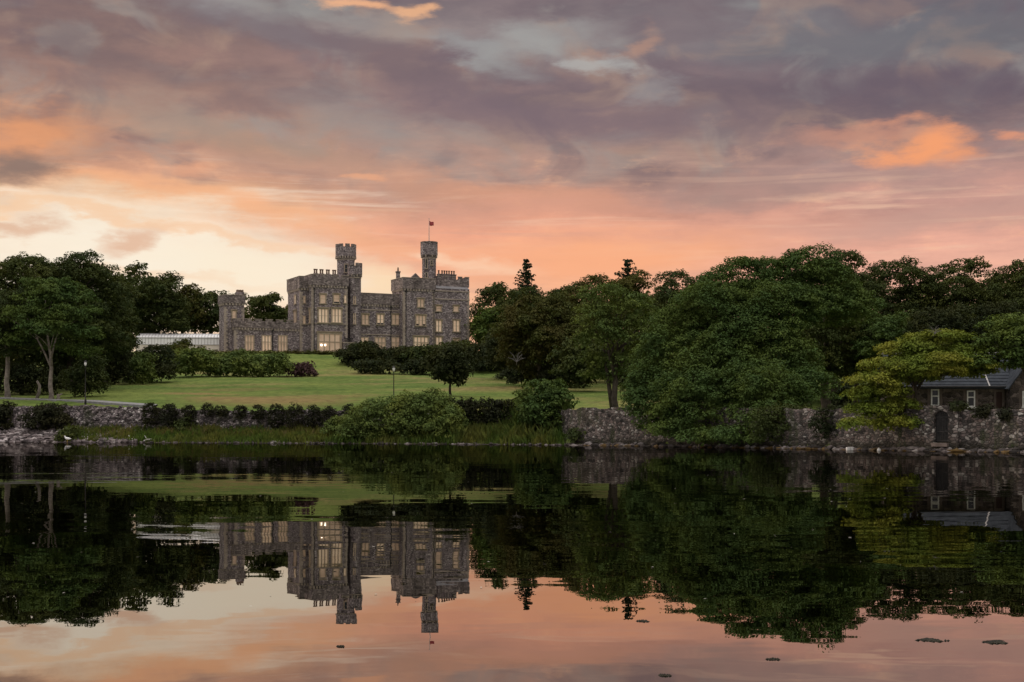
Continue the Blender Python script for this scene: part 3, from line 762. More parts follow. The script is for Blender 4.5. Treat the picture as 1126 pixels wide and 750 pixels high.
# flagpole on the octagonal turret
R2 = Matrix.Rotation(TH, 2)
p = R2 @ Vector((ou, 4.5)); fx, fy = OX + p.x, OY + p.y
zr = wz(265.3, 310) - .25
fp = empty('flagpole', (fx, fy, zr), 0, 'thin flagpole with a small red flag on top of the tallest castle turret', 'flagpole')
mb = MB(); mb.tube([(0, 0, 0), (0, 0, 2.5), (0, 0, wz(241, fy) - zr)], [.10, .08, .05], 8); mb.lathe([(.03, wz(241, fy) - zr + .002), (.11, wz(241, fy) - zr + .1), (.03, wz(241, fy) - zr + .2)], 8)
mb.build('pole', M['pole'], fp)
V = []; zt = wz(242.6, fy) - zr
for i in range(8):
    for j in range(3):
        def fpnt(a, b):
            return (.07 + a * .95, .12 * math.sin(a * 6) * a, zt - b * 1.0 - a * .42 * (1 - b * .5) - .1 * math.sin(a * 5))
        V.append([fpnt(i / 8, j / 3), fpnt((i + 1) / 8, j / 3), fpnt((i + 1) / 8, (j + 1) / 3), fpnt(i / 8, (j + 1) / 3)])
fl = quads('flag', np.array(V), M['flag'], fp)
sm = fl.modifiers.new('thickness', 'SOLIDIFY'); sm.thickness = .02

# ------------------------------------------------------------------ white glasshouse left of the castle
def glasshouse():
    D = 296.0; g0 = float(gz(wx(200, D), D))
    x0, x1 = wx(150, D), wx(252, D)
    root = empty('glasshouse', ((x0 + x1) / 2, D, g0), math.radians(4), 'long low white glasshouse with a curved roof left of the castle', 'glasshouse')
    hl = (x1 - x0) / 2; h0, h1, dp = wz(379, D) - g0, wz(366, D) - g0, 4.6
    hm = wz(371.5, D) - g0
    prof = [(0, h0), (.12, hm)] + [(.12 + (dp - .12) * (1 - math.cos(t)), hm + (h1 - hm) * math.sin(t)) for t in [math.pi / 2 * k / 8 for k in range(1, 9)]]
    mb = MB(); mb.box((-hl, 0, -1.2), (hl, dp * 2, h0 - .002)); mb.build('base_wall', M['greenhouse_low'], root)
    mb = MB(); pr2 = prof + [(2 * dp - y, z) for y, z in reversed(prof[:-1])]
    for (ya, za), (yb, zb) in zip(pr2[:-1], pr2[1:]): mb.face([(-hl, ya, za), (hl, ya, za), (hl, yb, zb), (-hl, yb, zb)])
    mb.face([(-hl, y, z) for y, z in reversed(pr2)]); mb.face([(hl, y, z) for y, z in pr2])
    mb.build('glazing', M['greenhouse'], root)
    mb = MB(); n = 30
    for i in range(n + 1):
        x = -hl + .06 + (2 * hl - .12) * i / n
        mb.tube([(x, y - .03, z + .02) for y, z in prof], [.055] * len(prof), 5)
    for y, z in ((0, h0), (.12, hm)): mb.box((-hl - .05, y - .10, z - .07), (hl + .05, y - .0, z + .07))
    mb.build('glazing_bars', M['rib'], root)
    mb = MB(); mb.box((-hl - .1, dp - .15, h1 + .002), (hl + .1, dp + .15, h1 + .16)); mb.build('ridge', M['rib'], root)
glasshouse()

# ------------------------------------------------------------------ rubble walls on the shore
def rubble_wall(name, label, x0, x1, ztop, mat, step=.34, th=.8, rough=.07, top_rough=.12, parent=None, zb=-.8, soff=0.0, cat='wall'):
    xs = np.arange(x0, x1 + step * .5, step); xs[-1] = x1
    n = len(xs)
    zt = np.array([ztop(x) for x in xs]) + top_rough * rng.standard_normal(n).clip(-1.6, 1.6)
    yf = yshore(xs) + swall(xs) + soff
    rows = int(max(3, (zt.mean() - zb) / .32))
    V = []
    for r in range(rows + 1):
        t = r / rows
        z = zb + (zt - zb) * t
        y = yf + .10 * t + rough * rng.standard_normal(n)
        V.append(np.stack([xs + (.06 * rng.standard_normal(n) if 0 < r < rows else 0), y, z + (.05 * rng.standard_normal(n) if 0 < r < rows else 0)], -1))
    for t, zz in ((1.0, zt - .03), (1.0, np.full(n, zb))):
        V.append(np.stack([xs, yf + th + .05 * rng.standard_normal(n), zz], -1))
    R = len(V); P = np.array(V).reshape(-1, 3)
    idx = np.arange(R * n).reshape(R, n)
    mb = MB(); mb.v = [tuple(p) for p in P]
    for r in range(R):
        q = (r + 1) % R
        for i in range(n - 1): mb.f.append((idx[r, i], idx[r, i + 1], idx[q, i + 1], idx[q, i])); mb.mi.append(0)
    mb.f.append(tuple(int(k) for k in reversed(idx[:, 0]))); mb.f.append(tuple(int(k) for k in idx[:, -1])); mb.mi += [0, 0]
    o = mb.build(name, mat, parent)
    if label: tag(o, label, cat)
    return o

wl0, wl1 = -75.0, wx(480, 137)
rubble_wall('stone_wall', 'long grey rubble wall along the foot of the lawn, left of the centre', wl0, wl1, lambda x: float(np.interp(x, [-47, -28], [3.95, 3.3])), M['rubble_left'], rough=.09, top_rough=.09)
GX0, GX1 = wx(1036, 87.5), wx(1052, 86.8)
rub = empty('quay_wall', (0, 0, 0), 0, 'rubble stone quay wall rising from the water at the right, pierced by an arched gate', 'wall')
ztr = lambda x: float(np.interp(x, [4, 6, 10, 20, 26, 29.6, 34], [3.05, 3.2, 3.15, 2.85, 2.6, 2.55, 2.45]))
rubble_wall('wall', None, 3.6, (GX0 + GX1) / 2 - .68, ztr, M['rubble_right'], step=.27, parent=rub, rough=.035, top_rough=.07)
rubble_wall('wall', None, (GX0 + GX1) / 2 + .68, 48.0, ztr, M['rubble_right'], step=.27, parent=rub, rough=.03, top_rough=.05)
# gateway: two piers, an arch over, iron gate set back
GZ0, GZ1 = .55, 2.45
yg = float(yshore((GX0 + GX1) / 2) + .8)
sl_ = float(yshore(GX1) - yshore(GX0)) / (GX1 - GX0); ga = math.atan(sl_)
gc = Vector(((GX0 + GX1) / 2, yg, 0)); gw = .56
Mg = Matrix.Translation(gc) @ Matrix.Rotation(ga, 4, 'Z')
mb = MB()
def arch_panel(mb, y0, y1, half, z0, zs, ztop, outer):
    # wall piece with an arched opening: left pier, right pier, and arch spandrel strips
    mb.box((-outer, y0, -.8), (-half, y1, zs), Mg); mb.box((half, y0, -.8), (outer, y1, zs), Mg)
    mb.box((-half, y0, -.8), (half, y1, z0), Mg)
    n = 10
    for i in range(n):
        a0 = math.pi * (1 - i / n); a1 = math.pi * (1 - (i + 1) / n)
        xa, xb = half * math.cos(a0), half * math.cos(a1); za, zb_ = zs + .5 * half * math.sin(a0), zs + .5 * half * math.sin(a1)
        for yy, fl_ in ((y0, False), (y1, True)):
            q = [(xa, yy, za), (xb, yy, zb_), (xb, yy, ztop), (xa, yy, ztop)]
            if fl_: q.reverse()
            mb.face([tuple(Mg @ Vector(p)) for p in q])
        mb.face([tuple(Mg @ Vector(p)) for p in ((xa, y1, za), (xb, y1, zb_), (xb, y0, zb_), (xa, y0, za))])
    mb.box((-outer, y0, zs + .001), (-half, y1, ztop), Mg); mb.box((half, y0, zs + .001), (outer, y1, ztop), Mg)
    mb.box((-outer - .05, y0 - .06, ztop + .002), (outer + .05, y1 + .06, ztop + .14), Mg)
arch_panel(mb, -.24, .60, gw, GZ0, GZ1 - .22, 2.72, gw + .72)
mb.build('gate_arch', M['rubble_right'], rub)
mb = MB()
for i in range(9):
    x = -gw + .05 + (2 * gw - .1) * i / 8
    zt = GZ1 - .25 + .5 * gw * math.sqrt(max(0, 1 - (x / gw) ** 2)) - .03
    mb.tube([tuple(Mg @ Vector((x, -.06, GZ0 + .04))), tuple(Mg @ Vector((x, -.06, zt)))], [.018, .018], 6)
mb.box((-gw + .01, -.03, GZ0 + .03), (gw - .01, .02, GZ1 - .24), Mg)  # solid dark backing added to stand for the darkness behind the bars
for i in range(8):
    x = -gw + .02 + (2 * gw - .04) * (i + .5) / 8; hw_ = (gw - .02) / 8
    mb.box((x - hw_, -.028, GZ1 - .238), (x + hw_, .018, GZ1 - .24 + .5 * gw * math.sqrt(max(0, 1 - (x / gw) ** 2))), Mg)
for z in (.62, 1.2, 2.1): mb.box((-gw + .01, -.09, z), (gw - .01, -.032, z + .06), Mg)
gate = mb.build('gate', M['iron'], rub)
mb = MB(); mb.box((-gw - .05, -.42, .30), (gw + .05, -.245, GZ0 - .02), Mg)
mb.build('step', M['ashlar_dark'], rub)

# ------------------------------------------------------------------ cottage behind the quay wall
def cottage():
    D = 96.5
    x0, x1 = wx(984, D), wx(1113, D)
    ze = wz(424, D); zb = 1.8; dp = 5.2; zr = ze + 2.25
    root = empty('cottage', ((x0 + x1) / 2, D, float(gz((x0 + x1) / 2, D))), 0, 'low stone cottage with a slate roof and white sash windows behind the quay wall', 'cottage')
    o = root.location
    def L(x, y, z): return (x - o.x, y - o.y, z - o.z)
    mb = MB(); mb.box(L(x0, D, zb), L(x1, D + dp, ze))
    for xx, rv in ((x0, False), (x1, True)):
        q = [L(xx, D, ze), L(xx, D + dp, ze), L(xx, D + dp / 2, zr)]
        mb.face(q if rv else q[::-1])
    mb.build('wall', M['cottage'], root)
    mb = MB(); t = .14; ov = .25; sl = (zr - ze) / (dp / 2)
    n = 11
    for sgn in (1, -1):
        for i in range(n):
            a0, a1 = -ov + (dp / 2 + ov) * i / n, -ov + (dp / 2 + ov) * (i + 1) / n
            if sgn < 0: ya, yb = D + dp - a0, D + dp - a1
            else: ya, yb = D + a0, D + a1
            za, zb_ = ze + a0 * sl + .02, ze + a1 * sl + .02
            q = [L(x0 - .2, ya, za + .05), L(x1 + .1, ya, za + .05), L(x1 + .1, yb, zb_ + .01), L(x0 - .2, yb, zb_ + .01)]
            q2 = [L(x0 - .2, ya, za - .03), L(x1 + .1, ya, za - .03), L(x1 + .1, ya, za + .05), L(x0 - .2, ya, za + .05)]
            if sgn < 0: q.reverse(); q2.reverse()
            mb.face(q); mb.face(q2)
    rf = mb.build('roof', M['slate'], root)
    mb = MB(); mb.tube([L(x0 - .2, D + dp / 2, zr + .06), L(x1 + .1, D + dp / 2, zr + .06)], [.10, .10], 6); mb.build('ridge', M['lead'], rf)
    mb = MB(); xx = wx(1087.5, D)
    for i in range(6):
        a0, a1 = -.2 + i * .45, -.2 + (i + 1) * .45
        mb.face([L(xx - .05, D + a0, ze + a0 * sl + .12), L(xx + .05, D + a0, ze + a0 * sl + .12), L(xx + .05, D + a1, ze + a1 * sl + .10), L(xx - .05, D + a1, ze + a1 * sl + .10)])
    mb.build('roof_flashing', M['pole'], rf)
    mb = MB(); mb.tube([L(x0 - .2, D - ov - .05, ze - .08), L(x1, D - ov - .05, ze - .08)], [.06, .06], 6); mb.build('gutter', M['iron'], rf)
    def sash(pa, pb, ya, yb, y):
        xa, xb = wx(pa, y), wx(pb, y); za, zb_ = wz(yb, y), wz(ya, y)
        mb = MB(); f = .085
        mb.box(L(xa, y - .07, za), L(xa + f, y + .05, zb_)); mb.box(L(xb - f, y - .07, za), L(xb, y + .05, zb_))
        mb.box(L(xa + f, y - .07, za), L(xb - f, y + .05, za + f)); mb.box(L(xa + f, y - .07, zb_ - f), L(xb - f, y + .05, zb_))
        zm = (za + zb_) / 2 + .1; mb.box(L(xa + f, y - .06, zm - .04), L(xb - f, y + .05, zm + .04))
        mb.box(L(xa - .06, y - .13, za - .10), L(xb + .06, y + .02, za - .002))
        w = mb.build('window', M['whitepaint'], root)
        mb = MB(); mb.box(L(xa + f + .002, y - .03, za + f + .002), L(xb - f - .002, y + .02, zb_ - f - .002)); mb.build('pane', M['darkglass'], w)
        mb = MB()
        mb.box(L(xa - .22, y - .02, za - .12), L(xa - .003, y + .02, zb_ + .22)); mb.box(L(xb + .003, y - .02, za - .12), L(xb + .22, y + .02, zb_ + .22)); mb.box(L(xa - .003, y - .02, zb_ + .003), L(xb + .003, y + .02, zb_ + .22))
        mb.build('surround', M['ashlar_dark'], w)
    sash(1023.5, 1032.5, 428, 446.5, D)
    sash(1063, 1072, 429.5, 447.5, D)
    mb = MB(); xa, xb = wx(1095, D), wx(1101.5, D); za, zb_ = 2.0, wz(431, D)
    mb.box(L(xa, D - .05, za), L(xb, D + .03, zb_)); dr = mb.build('door', M['doorwood'], root)
    mb = MB(); mb.box(L(xa - .16, D - .08, za), L(xa - .002, D + .03, zb_ + .16)); mb.box(L(xb + .002, D - .08, za), L(xb + .16, D + .03, zb_ + .16)); mb.box(L(xa - .002, D - .08, zb_ + .002), L(xb + .002, D + .03, zb_ + .16)); mb.build('door_frame', M['ashlar_dark'], dr)
    # gabled wing on the right
    y = D - .9; xa, xb = wx(1111, y), wx(1158, y); zp = ze + (xb - xa) / 2 * 1.35; xm = (xa + xb) / 2
    mb = MB(); mb.box(L(xa, y, zb), L(xb, D + dp - .4, ze))
    mb.face([L(xa, y, ze), L(xb, y, ze), L(xm, y, zp)])
    gw_ = mb.build('gable_wing', M['cottage'], root)
    mb = MB()
    for s in (-1, 1):
        xe = xa - .2 if s < 0 else xb + .2
        zee = ze - .2 * 1.35
        q = [L(xe, y - .15, zee + .03), L(xm, y - .15, zp + .03), L(xm, D + dp - .4, zp + .03), L(xe, D + dp - .4, zee + .03)]
        r = [L(xe, y - .15, zee - .10), L(xm, y - .15, zp - .10), L(xm, y - .15, zp + .03), L(xe, y - .15, zee + .03)]
        if s > 0: r.reverse()
        else: q.reverse()
        mb.face(q); mb.face(r)
    mb.build('gable_roof', M['slate'], gw_)
    sash(1124, 1134, 430, 447, y)
M['doorwood'] = mat_plain('dark_red_door', (.035, .016, .014), (.05, .025, .02), 3, .6)
cottage()

# ------------------------------------------------------------------ foliage
def leaves(cl, leaf, dens, g, up=.45, flat=.62, droop=.0, lo=-.35):
    """cl: (n,4) clumps (x,y,z,r) -> (m,4,3) leaf quads on domed sprays"""
    r = cl[:, 3]
    cnt = np.maximum(6, (dens * 2.6 * (r / leaf) ** 2)).astype(int)
    idx = np.repeat(np.arange(len(cl)), cnt); m = len(idx)
    ph = g.uniform(0, 2 * np.pi, m); cz = g.uniform(lo, 1, m); sz = np.sqrt(1 - cz ** 2)
    d = np.stack([sz * np.cos(ph), sz * np.sin(ph), cz], -1)
    rad = r[idx] * (0.62 + 0.42 * g.random(m))
    p = cl[idx, :3] + d * rad[:, None] * np.array([1, 1, flat])
    p[:, 2] -= droop * (sz ** 2) * r[idx]
    nrm = d * .85 + np.array([0, 0, up]) + g.standard_normal((m, 3)) * .26
    nrm /= np.linalg.norm(nrm, axis=1)[:, None]
    t = np.cross(nrm, g.standard_normal((m, 3))); t /= np.linalg.norm(t, axis=1)[:, None]
    b = np.cross(nrm, t)
    s = leaf * g.uniform(.5, 1.5, m)[:, None]
    tip = nrm * s * .18
    return np.stack([p - t * s * .62, p - b * s * .36 + tip, p + t * s * .62 - tip * .4, p + b * s * .36 + tip], 1)

def clumps_on(lobes, cr, g, k=1.0, low=-.55, jit=.25):
    """lobes: (n,6) cx cy cz rx ry rz -> clumps over their outsides"""
    out_ = []
    for i, (cx, cy, cz, rx, ry, rz) in enumerate(lobes):
        area = 4 * math.pi * (((rx * ry) ** 1.6 + (rx * rz) ** 1.6 + (ry * rz) ** 1.6) / 3) ** (1 / 1.6) * .72
        n = max(5, int(k * area / (cr * cr * 1.9)))
        ph = g.uniform(0, 2 * np.pi, n); z = g.uniform(low, 1, n); s = np.sqrt(1 - z * z)
        d = np.stack([s * np.cos(ph), s * np.sin(ph), z], -1)
        p = np.array([cx, cy, cz]) + d * np.array([rx, ry, rz]) * (0.80 + jit * g.random(n))[:, None]
        keep = np.ones(n, bool)
        for j, L in enumerate(lobes):
            if j == i: continue
            q = (p - L[:3]) / L[3:6]
            keep &= (q ** 2).sum(1) > .50
        p = p[keep]
        if len(p) > 8:
            w = g.random(len(p)) < .10
            e = p[w]; e = e + (e - np.array([cx, cy, cz])) * g.uniform(.06, .20, (len(e), 1))
            p = np.concatenate([p, e])
        out_.append(np.concatenate([p, (cr * g.uniform(.65, 1.35, len(p)))[:, None]], 1))
    return np.concatenate(out_)

def auto_lobes(z0, z1, R, n, g, shape='dome', ry=None, size=.40):
    ry = ry or R
    h = z1 - z0; zc = z0 + h * (.40 if shape == 'dome' else .5)
    L = []
    for i in range(n):
        t = (i + .5) / n
        z = 1 - 2 * t; ph = i * 2.399963 + g.uniform(-.5, .5)
        s = math.sqrt(1 - z * z)
        k = g.uniform(.50, .68)
        up = (z1 - zc) if z > 0 else (zc - z0)
        lr = size * g.uniform(.75, 1.2)
        L.append((s * math.cos(ph) * R * k, s * math.sin(ph) * ry * k, zc + z * up * k * 1.02, R * lr, ry * lr, min(R, h * .5) * lr * .92))
    L.append((0, 0, zc, R * .55, ry * .55, h * .33))
    L = np.array(L)
    L[:, [0, 3]] *= R / (np.abs(L[:, 0]) + L[:, 3]).max() * 1.04
    L[:, [1, 4]] *= ry / (np.abs(L[:, 1]) + L[:, 4]).max() * 1.04
    a, b = (L[:, 2] - L[:, 5]).min(), (L[:, 2] + L[:, 5]).max()
    k = h / (b - a); L[:, 2] = z0 + (L[:, 2] - a) * k; L[:, 5] *= k
    return L

def trunk_mesh(H, r, lobes, g, split=.42, lean=0.0, nlimb=7, fork=False):
    mb = MB()
    top = H * split
    k = 6
    pts = [Vector((lean * (i / k) ** 2 * H + .06 * r * 4 * math.sin(i * 1.7 + g.random() * 2), .1 * r * math.sin(i * 2.3), -.35 + (top + .35) * i / k)) for i in range(k + 1)]
    rad = [r * (1.35 if i == 0 else 1.0 - .38 * i / k) for i in range(k + 1)]
    mb.tube(pts, rad, 9)
    order = sorted(range(len(lobes)), key=lambda i: -lobes[i][3] + g.random() * .5)[:nlimb]
    for i in order:
        tgt = Vector(lobes[i][:3]); f = g.uniform(.55, 1.0)
        a = pts[0].lerp(pts[-1], f) if False else pts[min(k, int(round(f * k)))]
        mid = a.lerp(tgt, .45) + Vector((g.uniform(-.3, .3), g.uniform(-.3, .3), .10 * (tgt - a).length))
        r0 = r * .52
        q = [a, a.lerp(mid, .5) + Vector((0, 0, .15)), mid, mid.lerp(tgt, .6), tgt]
        mb.tube(q, [r0, r0 * .8, r0 * .6, r0 * .4, r0 * .18], 6)
        for _ in range(2):
            e = tgt + Vector((g.uniform(-1, 1) * lobes[i][3], g.uniform(-1, 1) * lobes[i][4], g.uniform(-.2, .8) * lobes[i][5])) * .8
            mb.tube([q[2], q[2].lerp(e, .55) + Vector((0, 0, .2)), e], [r0 * .42, r0 * .26, r0 * .08], 5)
    return mb

def sublobes(L, m, g, f=.44, flat=.78, low=-.45):
    o = []
    for i, p in enumerate(L):
        for q in range(m):
            z = 1 - (1 - low) * (q + .5) / m; ph = q * 2.399963 + g.uniform(-.4, .4) + i; sx = math.sqrt(max(0, 1 - z * z))
            d = np.array([sx * math.cos(ph), sx * math.sin(ph), z])
            c = p[:3] + d * p[3:6] * g.uniform(.60, .74)
            if any((((c - k[:3]) / k[3:6]) ** 2).sum() < .38 for j, k in enumerate(L) if j != i): continue
            r = f * g.uniform(.75, 1.25)
            o.append((*c, p[3] * r, p[4] * r, min(p[5] * r * 1.1, p[3] * r * flat)))
    return np.array(o)

SEED = [100]
def tree(name, label, px, D, ytop, wpx, ybot, leaf='green', group=None, n=16, cpx=5.6, lpx=1.95, dens=1.0, k=1.2, bark='bark', tr=.028,
         lobes=None, flat=.62, low=-.55, shape='dome', size=.40, split=.42, lean=0, trunk=True, base=None, cat='tree', droop=0., up=.55, nlimb=7, depth=1.0, sub=7, subf=.44, sublow=-.45):
    SEED[0] += 1; g = np.random.default_rng(SEED[0])
    X = wx(px, D); zb = (float(gz(X, D)) if base is None else base)
    H = wz(ytop, D) - zb; R = wpx / 2 / F * D
    root = empty(name, (X, D, zb), 0, label, cat, group)
    if lobes is not None:
        L = np.array([(wx(lx, D + dy) - X, dy, wz(ly, D + dy) - zb, rx / F * D, rx / F * D * .85, rz / F * D) for lx, ly, rx, rz, dy in lobes])
    else:
        L = auto_lobes(max(.3, wz(ybot, D) - zb), H, R, n, g, shape, R * depth, size)
    cr = cpx / F * D; lf = lpx / F * D
    S2 = sublobes(L, sub, g, subf, low=sublow) if sub else L
    cl = clumps_on(S2, cr, g, k, -.12 if sub else low)
    V = leaves(cl, lf, dens, g, up, flat, droop)
    # looser twigs and inner leaves so that the crown is not a shell
    inner = clumps_on(L * np.array([1, 1, 1, .62, .62, .62]), cr * 1.4, g, .9, -1)
    V = np.concatenate([V, leaves(inner, lf * 1.7, dens * .7, g, .2, .8)])
    if trunk:
        trunk_mesh(H, max(.10, H * tr), L, g, split, lean, nlimb).build('trunk', M[bark], root, True)
    quads('crown', V, LEAF[leaf], root)
    return root

def copy_tree(src, name, label, px, D, ytop, wfac=1.0, rz=0.0, group=None, src_h=None):
    X = wx(px, D); zb = float(gz(X, D))
    s = (wz(ytop, D) - zb) / src_h
    c = src.copy(); COL.objects.link(c); c.name = name; c.location = (X, D, zb); c.rotation_euler = (0, 0, rz); c.scale = (s * wfac, s * wfac, s)
    c['label'] = label
    if group: c['group'] = group
    elif 'group' in c: del c['group']
    for ch in src.children:
        d = ch.copy(); COL.objects.link(d); d.parent = c
    return c

def shrub(name, label, px, D, ytop, wpx, leaf='dark', ybot=None, n=9, cpx=5.0, lpx=2.0, k=1.6, dens=1.1, flat=.75, shape='dome', base=None, low=-.3, group=None, cat='shrub', depth=1.0, size=.46, lobes=None, up=.45):
    SEED[0] += 1; g = np.random.default_rng(SEED[0])
    X = wx(px, D); zb = float(gz(X, D)) if base is None else base
    H = wz(ytop, D) - zb; R = wpx / 2 / F * D
    if lobes is not None:
        L = np.array([(wx(lx, D + dy) - X, dy, wz(ly, D + dy) - zb, rx / F * D, rx / F * D * .8, rz / F * D) for lx, ly, rx, rz, dy in lobes])
    else:
        L = auto_lobes(-.15 * H, H, R, n, g, shape, R * depth, size)
        L[:, 2] = np.maximum(L[:, 2], L[:, 5] * .35)
    cr = cpx / F * D; lf = lpx / F * D
    V = leaves(clumps_on(L, cr, g, k, low), lf, dens, g, up, flat)
    V = np.concatenate([V, leaves(clumps_on(L * np.array([1, 1, 1, .65, .65, .65]), cr * 1.3, g, .5, -.8), lf * 1.7, dens * .6, g, .2, .8)])
    V[:, :, 2] = np.maximum(V[:, :, 2], -.1)
    o = quads(name, V, LEAF[leaf])
    o.location = (X, D, zb)
    return tag(o, label, cat, group)

def conifer(label, px, D, ytop, wpx, ybot):
    SEED[0] += 1; g = np.random.default_rng(SEED[0])
    X = wx(px, D); zb = float(gz(X, D)); H = wz(ytop, D) - zb; R = wpx / 2 / F * D; z0 = max(1.5, wz(ybot, D) - zb)
    root = empty('conifer_tree', (X, D, zb), 0, label, 'tree')
    mb = MB(); mb.tube([(0, 0, -.3), (.1, 0, H * .5), (0, 0, H * .99)], [H * .02, H * .013, .03], 7)
    cl = []
    nl = 26
    for i in range(nl):
        t = (i + g.uniform(-.4, .4)) / nl; t = max(0.0, t); z = z0 + (H - z0) * t; rr = R * (1 - t) ** .75 * 1.05 + .12
        nb = max(3, int(6 - 3 * t))
        for b in range(nb):
            a = b * 2 * math.pi / nb + i * 1.9 + g.uniform(-.5, .5); ln = rr * g.uniform(.45, 1.15)
            e = Vector((math.cos(a) * ln, math.sin(a) * ln, z + ln * (g.uniform(.05, .30) if t > .4 else g.uniform(-.25, .15))))
            mb.tube([(0, 0, z), e], [.06, .02], 5)
            for q in np.linspace(.1, 1, max(3, int(ln / .40))):
                cl.append((e.x * q, e.y * q, z + (e.z - z) * q - .05, (.62 - .30 * q) * (.75 + .5 * (1 - t)) * g.uniform(.7, 1.2)))
    mb.build('trunk', M['bark'], root)
    quads('crown', leaves(np.array(cl), 2.2 / F * D, 1.5, g, .4, .5, .25), LEAF['conifer'], root)

# ---- the wood on the left
WOOD_L = 'trees of the wood left of the castle'
tree('broadleaf_tree', 'tall dark tree at the left edge, its crown the highest of the left wood', 22, 192, 276, 130, 420, 'dark', WOOD_L, n=20)
tree('broadleaf_tree', 'tall bushy tree second from the left edge with a rounded top against pale sky', 78, 196, 274, 120, 420, 'dark', WOOD_L, n=20)
tree('broadleaf_tree', 'dark tree sloping down between the tall left wood and the tree beside the gap', 114, 212, 290, 74, 412, 'dark', WOOD_L, n=18)
tree('broadleaf_tree', 'dark rounded tree above the left end of the white glasshouse', 170, 304, 301, 100, 380, 'dark', WOOD_L, n=14, lpx=2.2)
tree('broadleaf_tree', 'thin tree with sky showing through low gaps, behind the white glasshouse', 200, 312, 314, 54, 372, 'olive', WOOD_L, n=10, k=.7, lpx=2.2, split=.5)
tree('broadleaf_tree', 'round tree with gaps of sky right behind the castle corner tower', 231, 316, 320, 58, 374, 'dark', WOOD_L, n=11, k=.75, lpx=2.2, split=.5)
tree('broadleaf_tree', 'round dark tree behind the low castle wing', 291, 335, 322, 46, 364, 'dark', None, n=10, k=.85, lpx=2.0, cpx=5, split=.5)
tree('broadleaf_tree', 'sparse small tree showing beside the castle bay tower, sky through its twigs', 317, 345, 336, 34, 366, 'olive', None, n=8, k=.45, lpx=1.9, cpx=4.5, split=.5)
tree('broadleaf_tree', 'small pale tree far behind the glasshouse, left of the castle corner tower', 258, 350, 322, 34, 366, 'olive', None, n=8, k=.5, lpx=1.9, cpx=4.5, split=.5)
tree('broadleaf_tree', 'pale trunked tree at the left edge by the gravel path', 8, 172, 318, 96, 400, 'dark', None, n=16, bark='palebark', tr=.026, split=.5)
tree('broadleaf_tree', 'pale forked tree with layered leaves beside the gravel path', 56, 169, 306, 104, 392, 'green', None, n=16, bark='palebark', tr=.020, split=.40, nlimb=4, flat=.5,
     lobes=[(50, 330, 34, 16, 0), (30, 350, 28, 13, -1), (76, 348, 30, 13, -1), (52, 366, 30, 12, -2.2), (92, 370, 20, 12, -1), (22, 376, 20, 10, 0), (66, 318, 22, 12, 1), (84, 330, 22, 12, 1), (40, 315, 20, 10, 1.5), (98, 388, 16, 8, 0), (70, 384, 22, 8, 1)])
shrub('evergreen_shrub', 'large dark evergreen shrub under the left trees beside the lawn', 96, 178, 386, 48, 'dark', n=10)
shrub('evergreen_shrub', 'low dark undergrowth behind the pale trunks at the left edge', 30, 186, 402, 90, 'deep', n=9, depth=.5)
shrub('evergreen_shrub', 'dark bush beneath the left wood, behind the large evergreen shrub', 122, 214, 388, 46, 'deep', n=8)
# ---- garden shrubs in front of the castle
shrub('garden_shrub', 'olive green bush below the left end of the glasshouse', 130, 236, 373, 44, 'olive', n=8)
shrub('garden_shrub', 'wide dark dome-shaped bush on the lawn in front of the glasshouse', 165, 226, 381, 60, 'deep', n=10)
shrub('garden_shrub', 'neat round clipped ball bush at the lawn edge, in front of the dark dome', 153, 218, 388, 36, 'bright', n=9, size=.55)
shrub('garden_shrub', 'yellowish bush poking up before the middle of the glasshouse', 196, 268, 374, 36, 'olive', n=7)
shrub('garden_shrub', 'small bush between the glasshouse and the castle corner tower', 214, 266, 381, 24, 'olive', n=6)
shrub('garden_shrub', 'broad mid green shrub left of the castle corner tower', 212, 240, 384, 66, 'bright', n=10, depth=.6)
shrub('garden_shrub', 'broad bright green shrub in the bank below the corner tower', 258, 243, 387, 70, 'willow', n=10, depth=.6)
shrub('garden_shrub', 'low green shrub in the bank below the low castle wing', 300, 246, 390, 56, 'bright', n=8, depth=.6)
shrub('garden_shrub', 'low purple leaved shrub on the bank below the bay tower', 333, 246, 400, 32, 'purple', n=7, depth=.7)
shrub('clipped_hedge', 'long low hedge along the foot of the castle front', 304, 284, 388, 120, 'olive', n=9, cpx=3.5, cat='hedge',
      lobes=[(x, 392.5 + (x % 3) * .4, 8, 6, 0) for x in range(228, 380, 8)])
shrub('rhododendron_shrub', 'dark rounded shrub hiding the castle stair turret foot', 397, 268, 377, 52, 'deep', n=10)
shrub('rhododendron_shrub', 'dark shrub under the middle castle windows', 432, 272, 383, 56, 'deep', n=9, depth=.6)
shrub('rhododendron_shrub', 'green shrub in front of the right castle tower', 466, 270, 381, 50, 'dark', n=9, depth=.6)
shrub('rhododendron_shrub', 'tall dark shrub at the foot of the right castle wing', 500, 276, 376, 56, 'dark', n=9, depth=.7)
shrub('rhododendron_shrub', 'dark spreading shrub right of the castle, above the lawn edge', 540, 256, 378, 60, 'deep', n=10)
shrub('rhododendron_shrub', 'low dark shrub at the top edge of the lawn below the middle castle windows', 415, 252, 397, 60, 'deep', n=8, depth=.5)
shrub('rhododendron_shrub', 'low dark shrub at the lawn top edge left of the single dark tree', 460, 252, 396, 44, 'deep', n=8, depth=.5)
tree('broadleaf_tree', 'single small dark tree standing alone on the lawn below the right castle wing', 495, 176, 377, 56, 428, 'deep', None, n=12, lpx=2.4, split=.4)
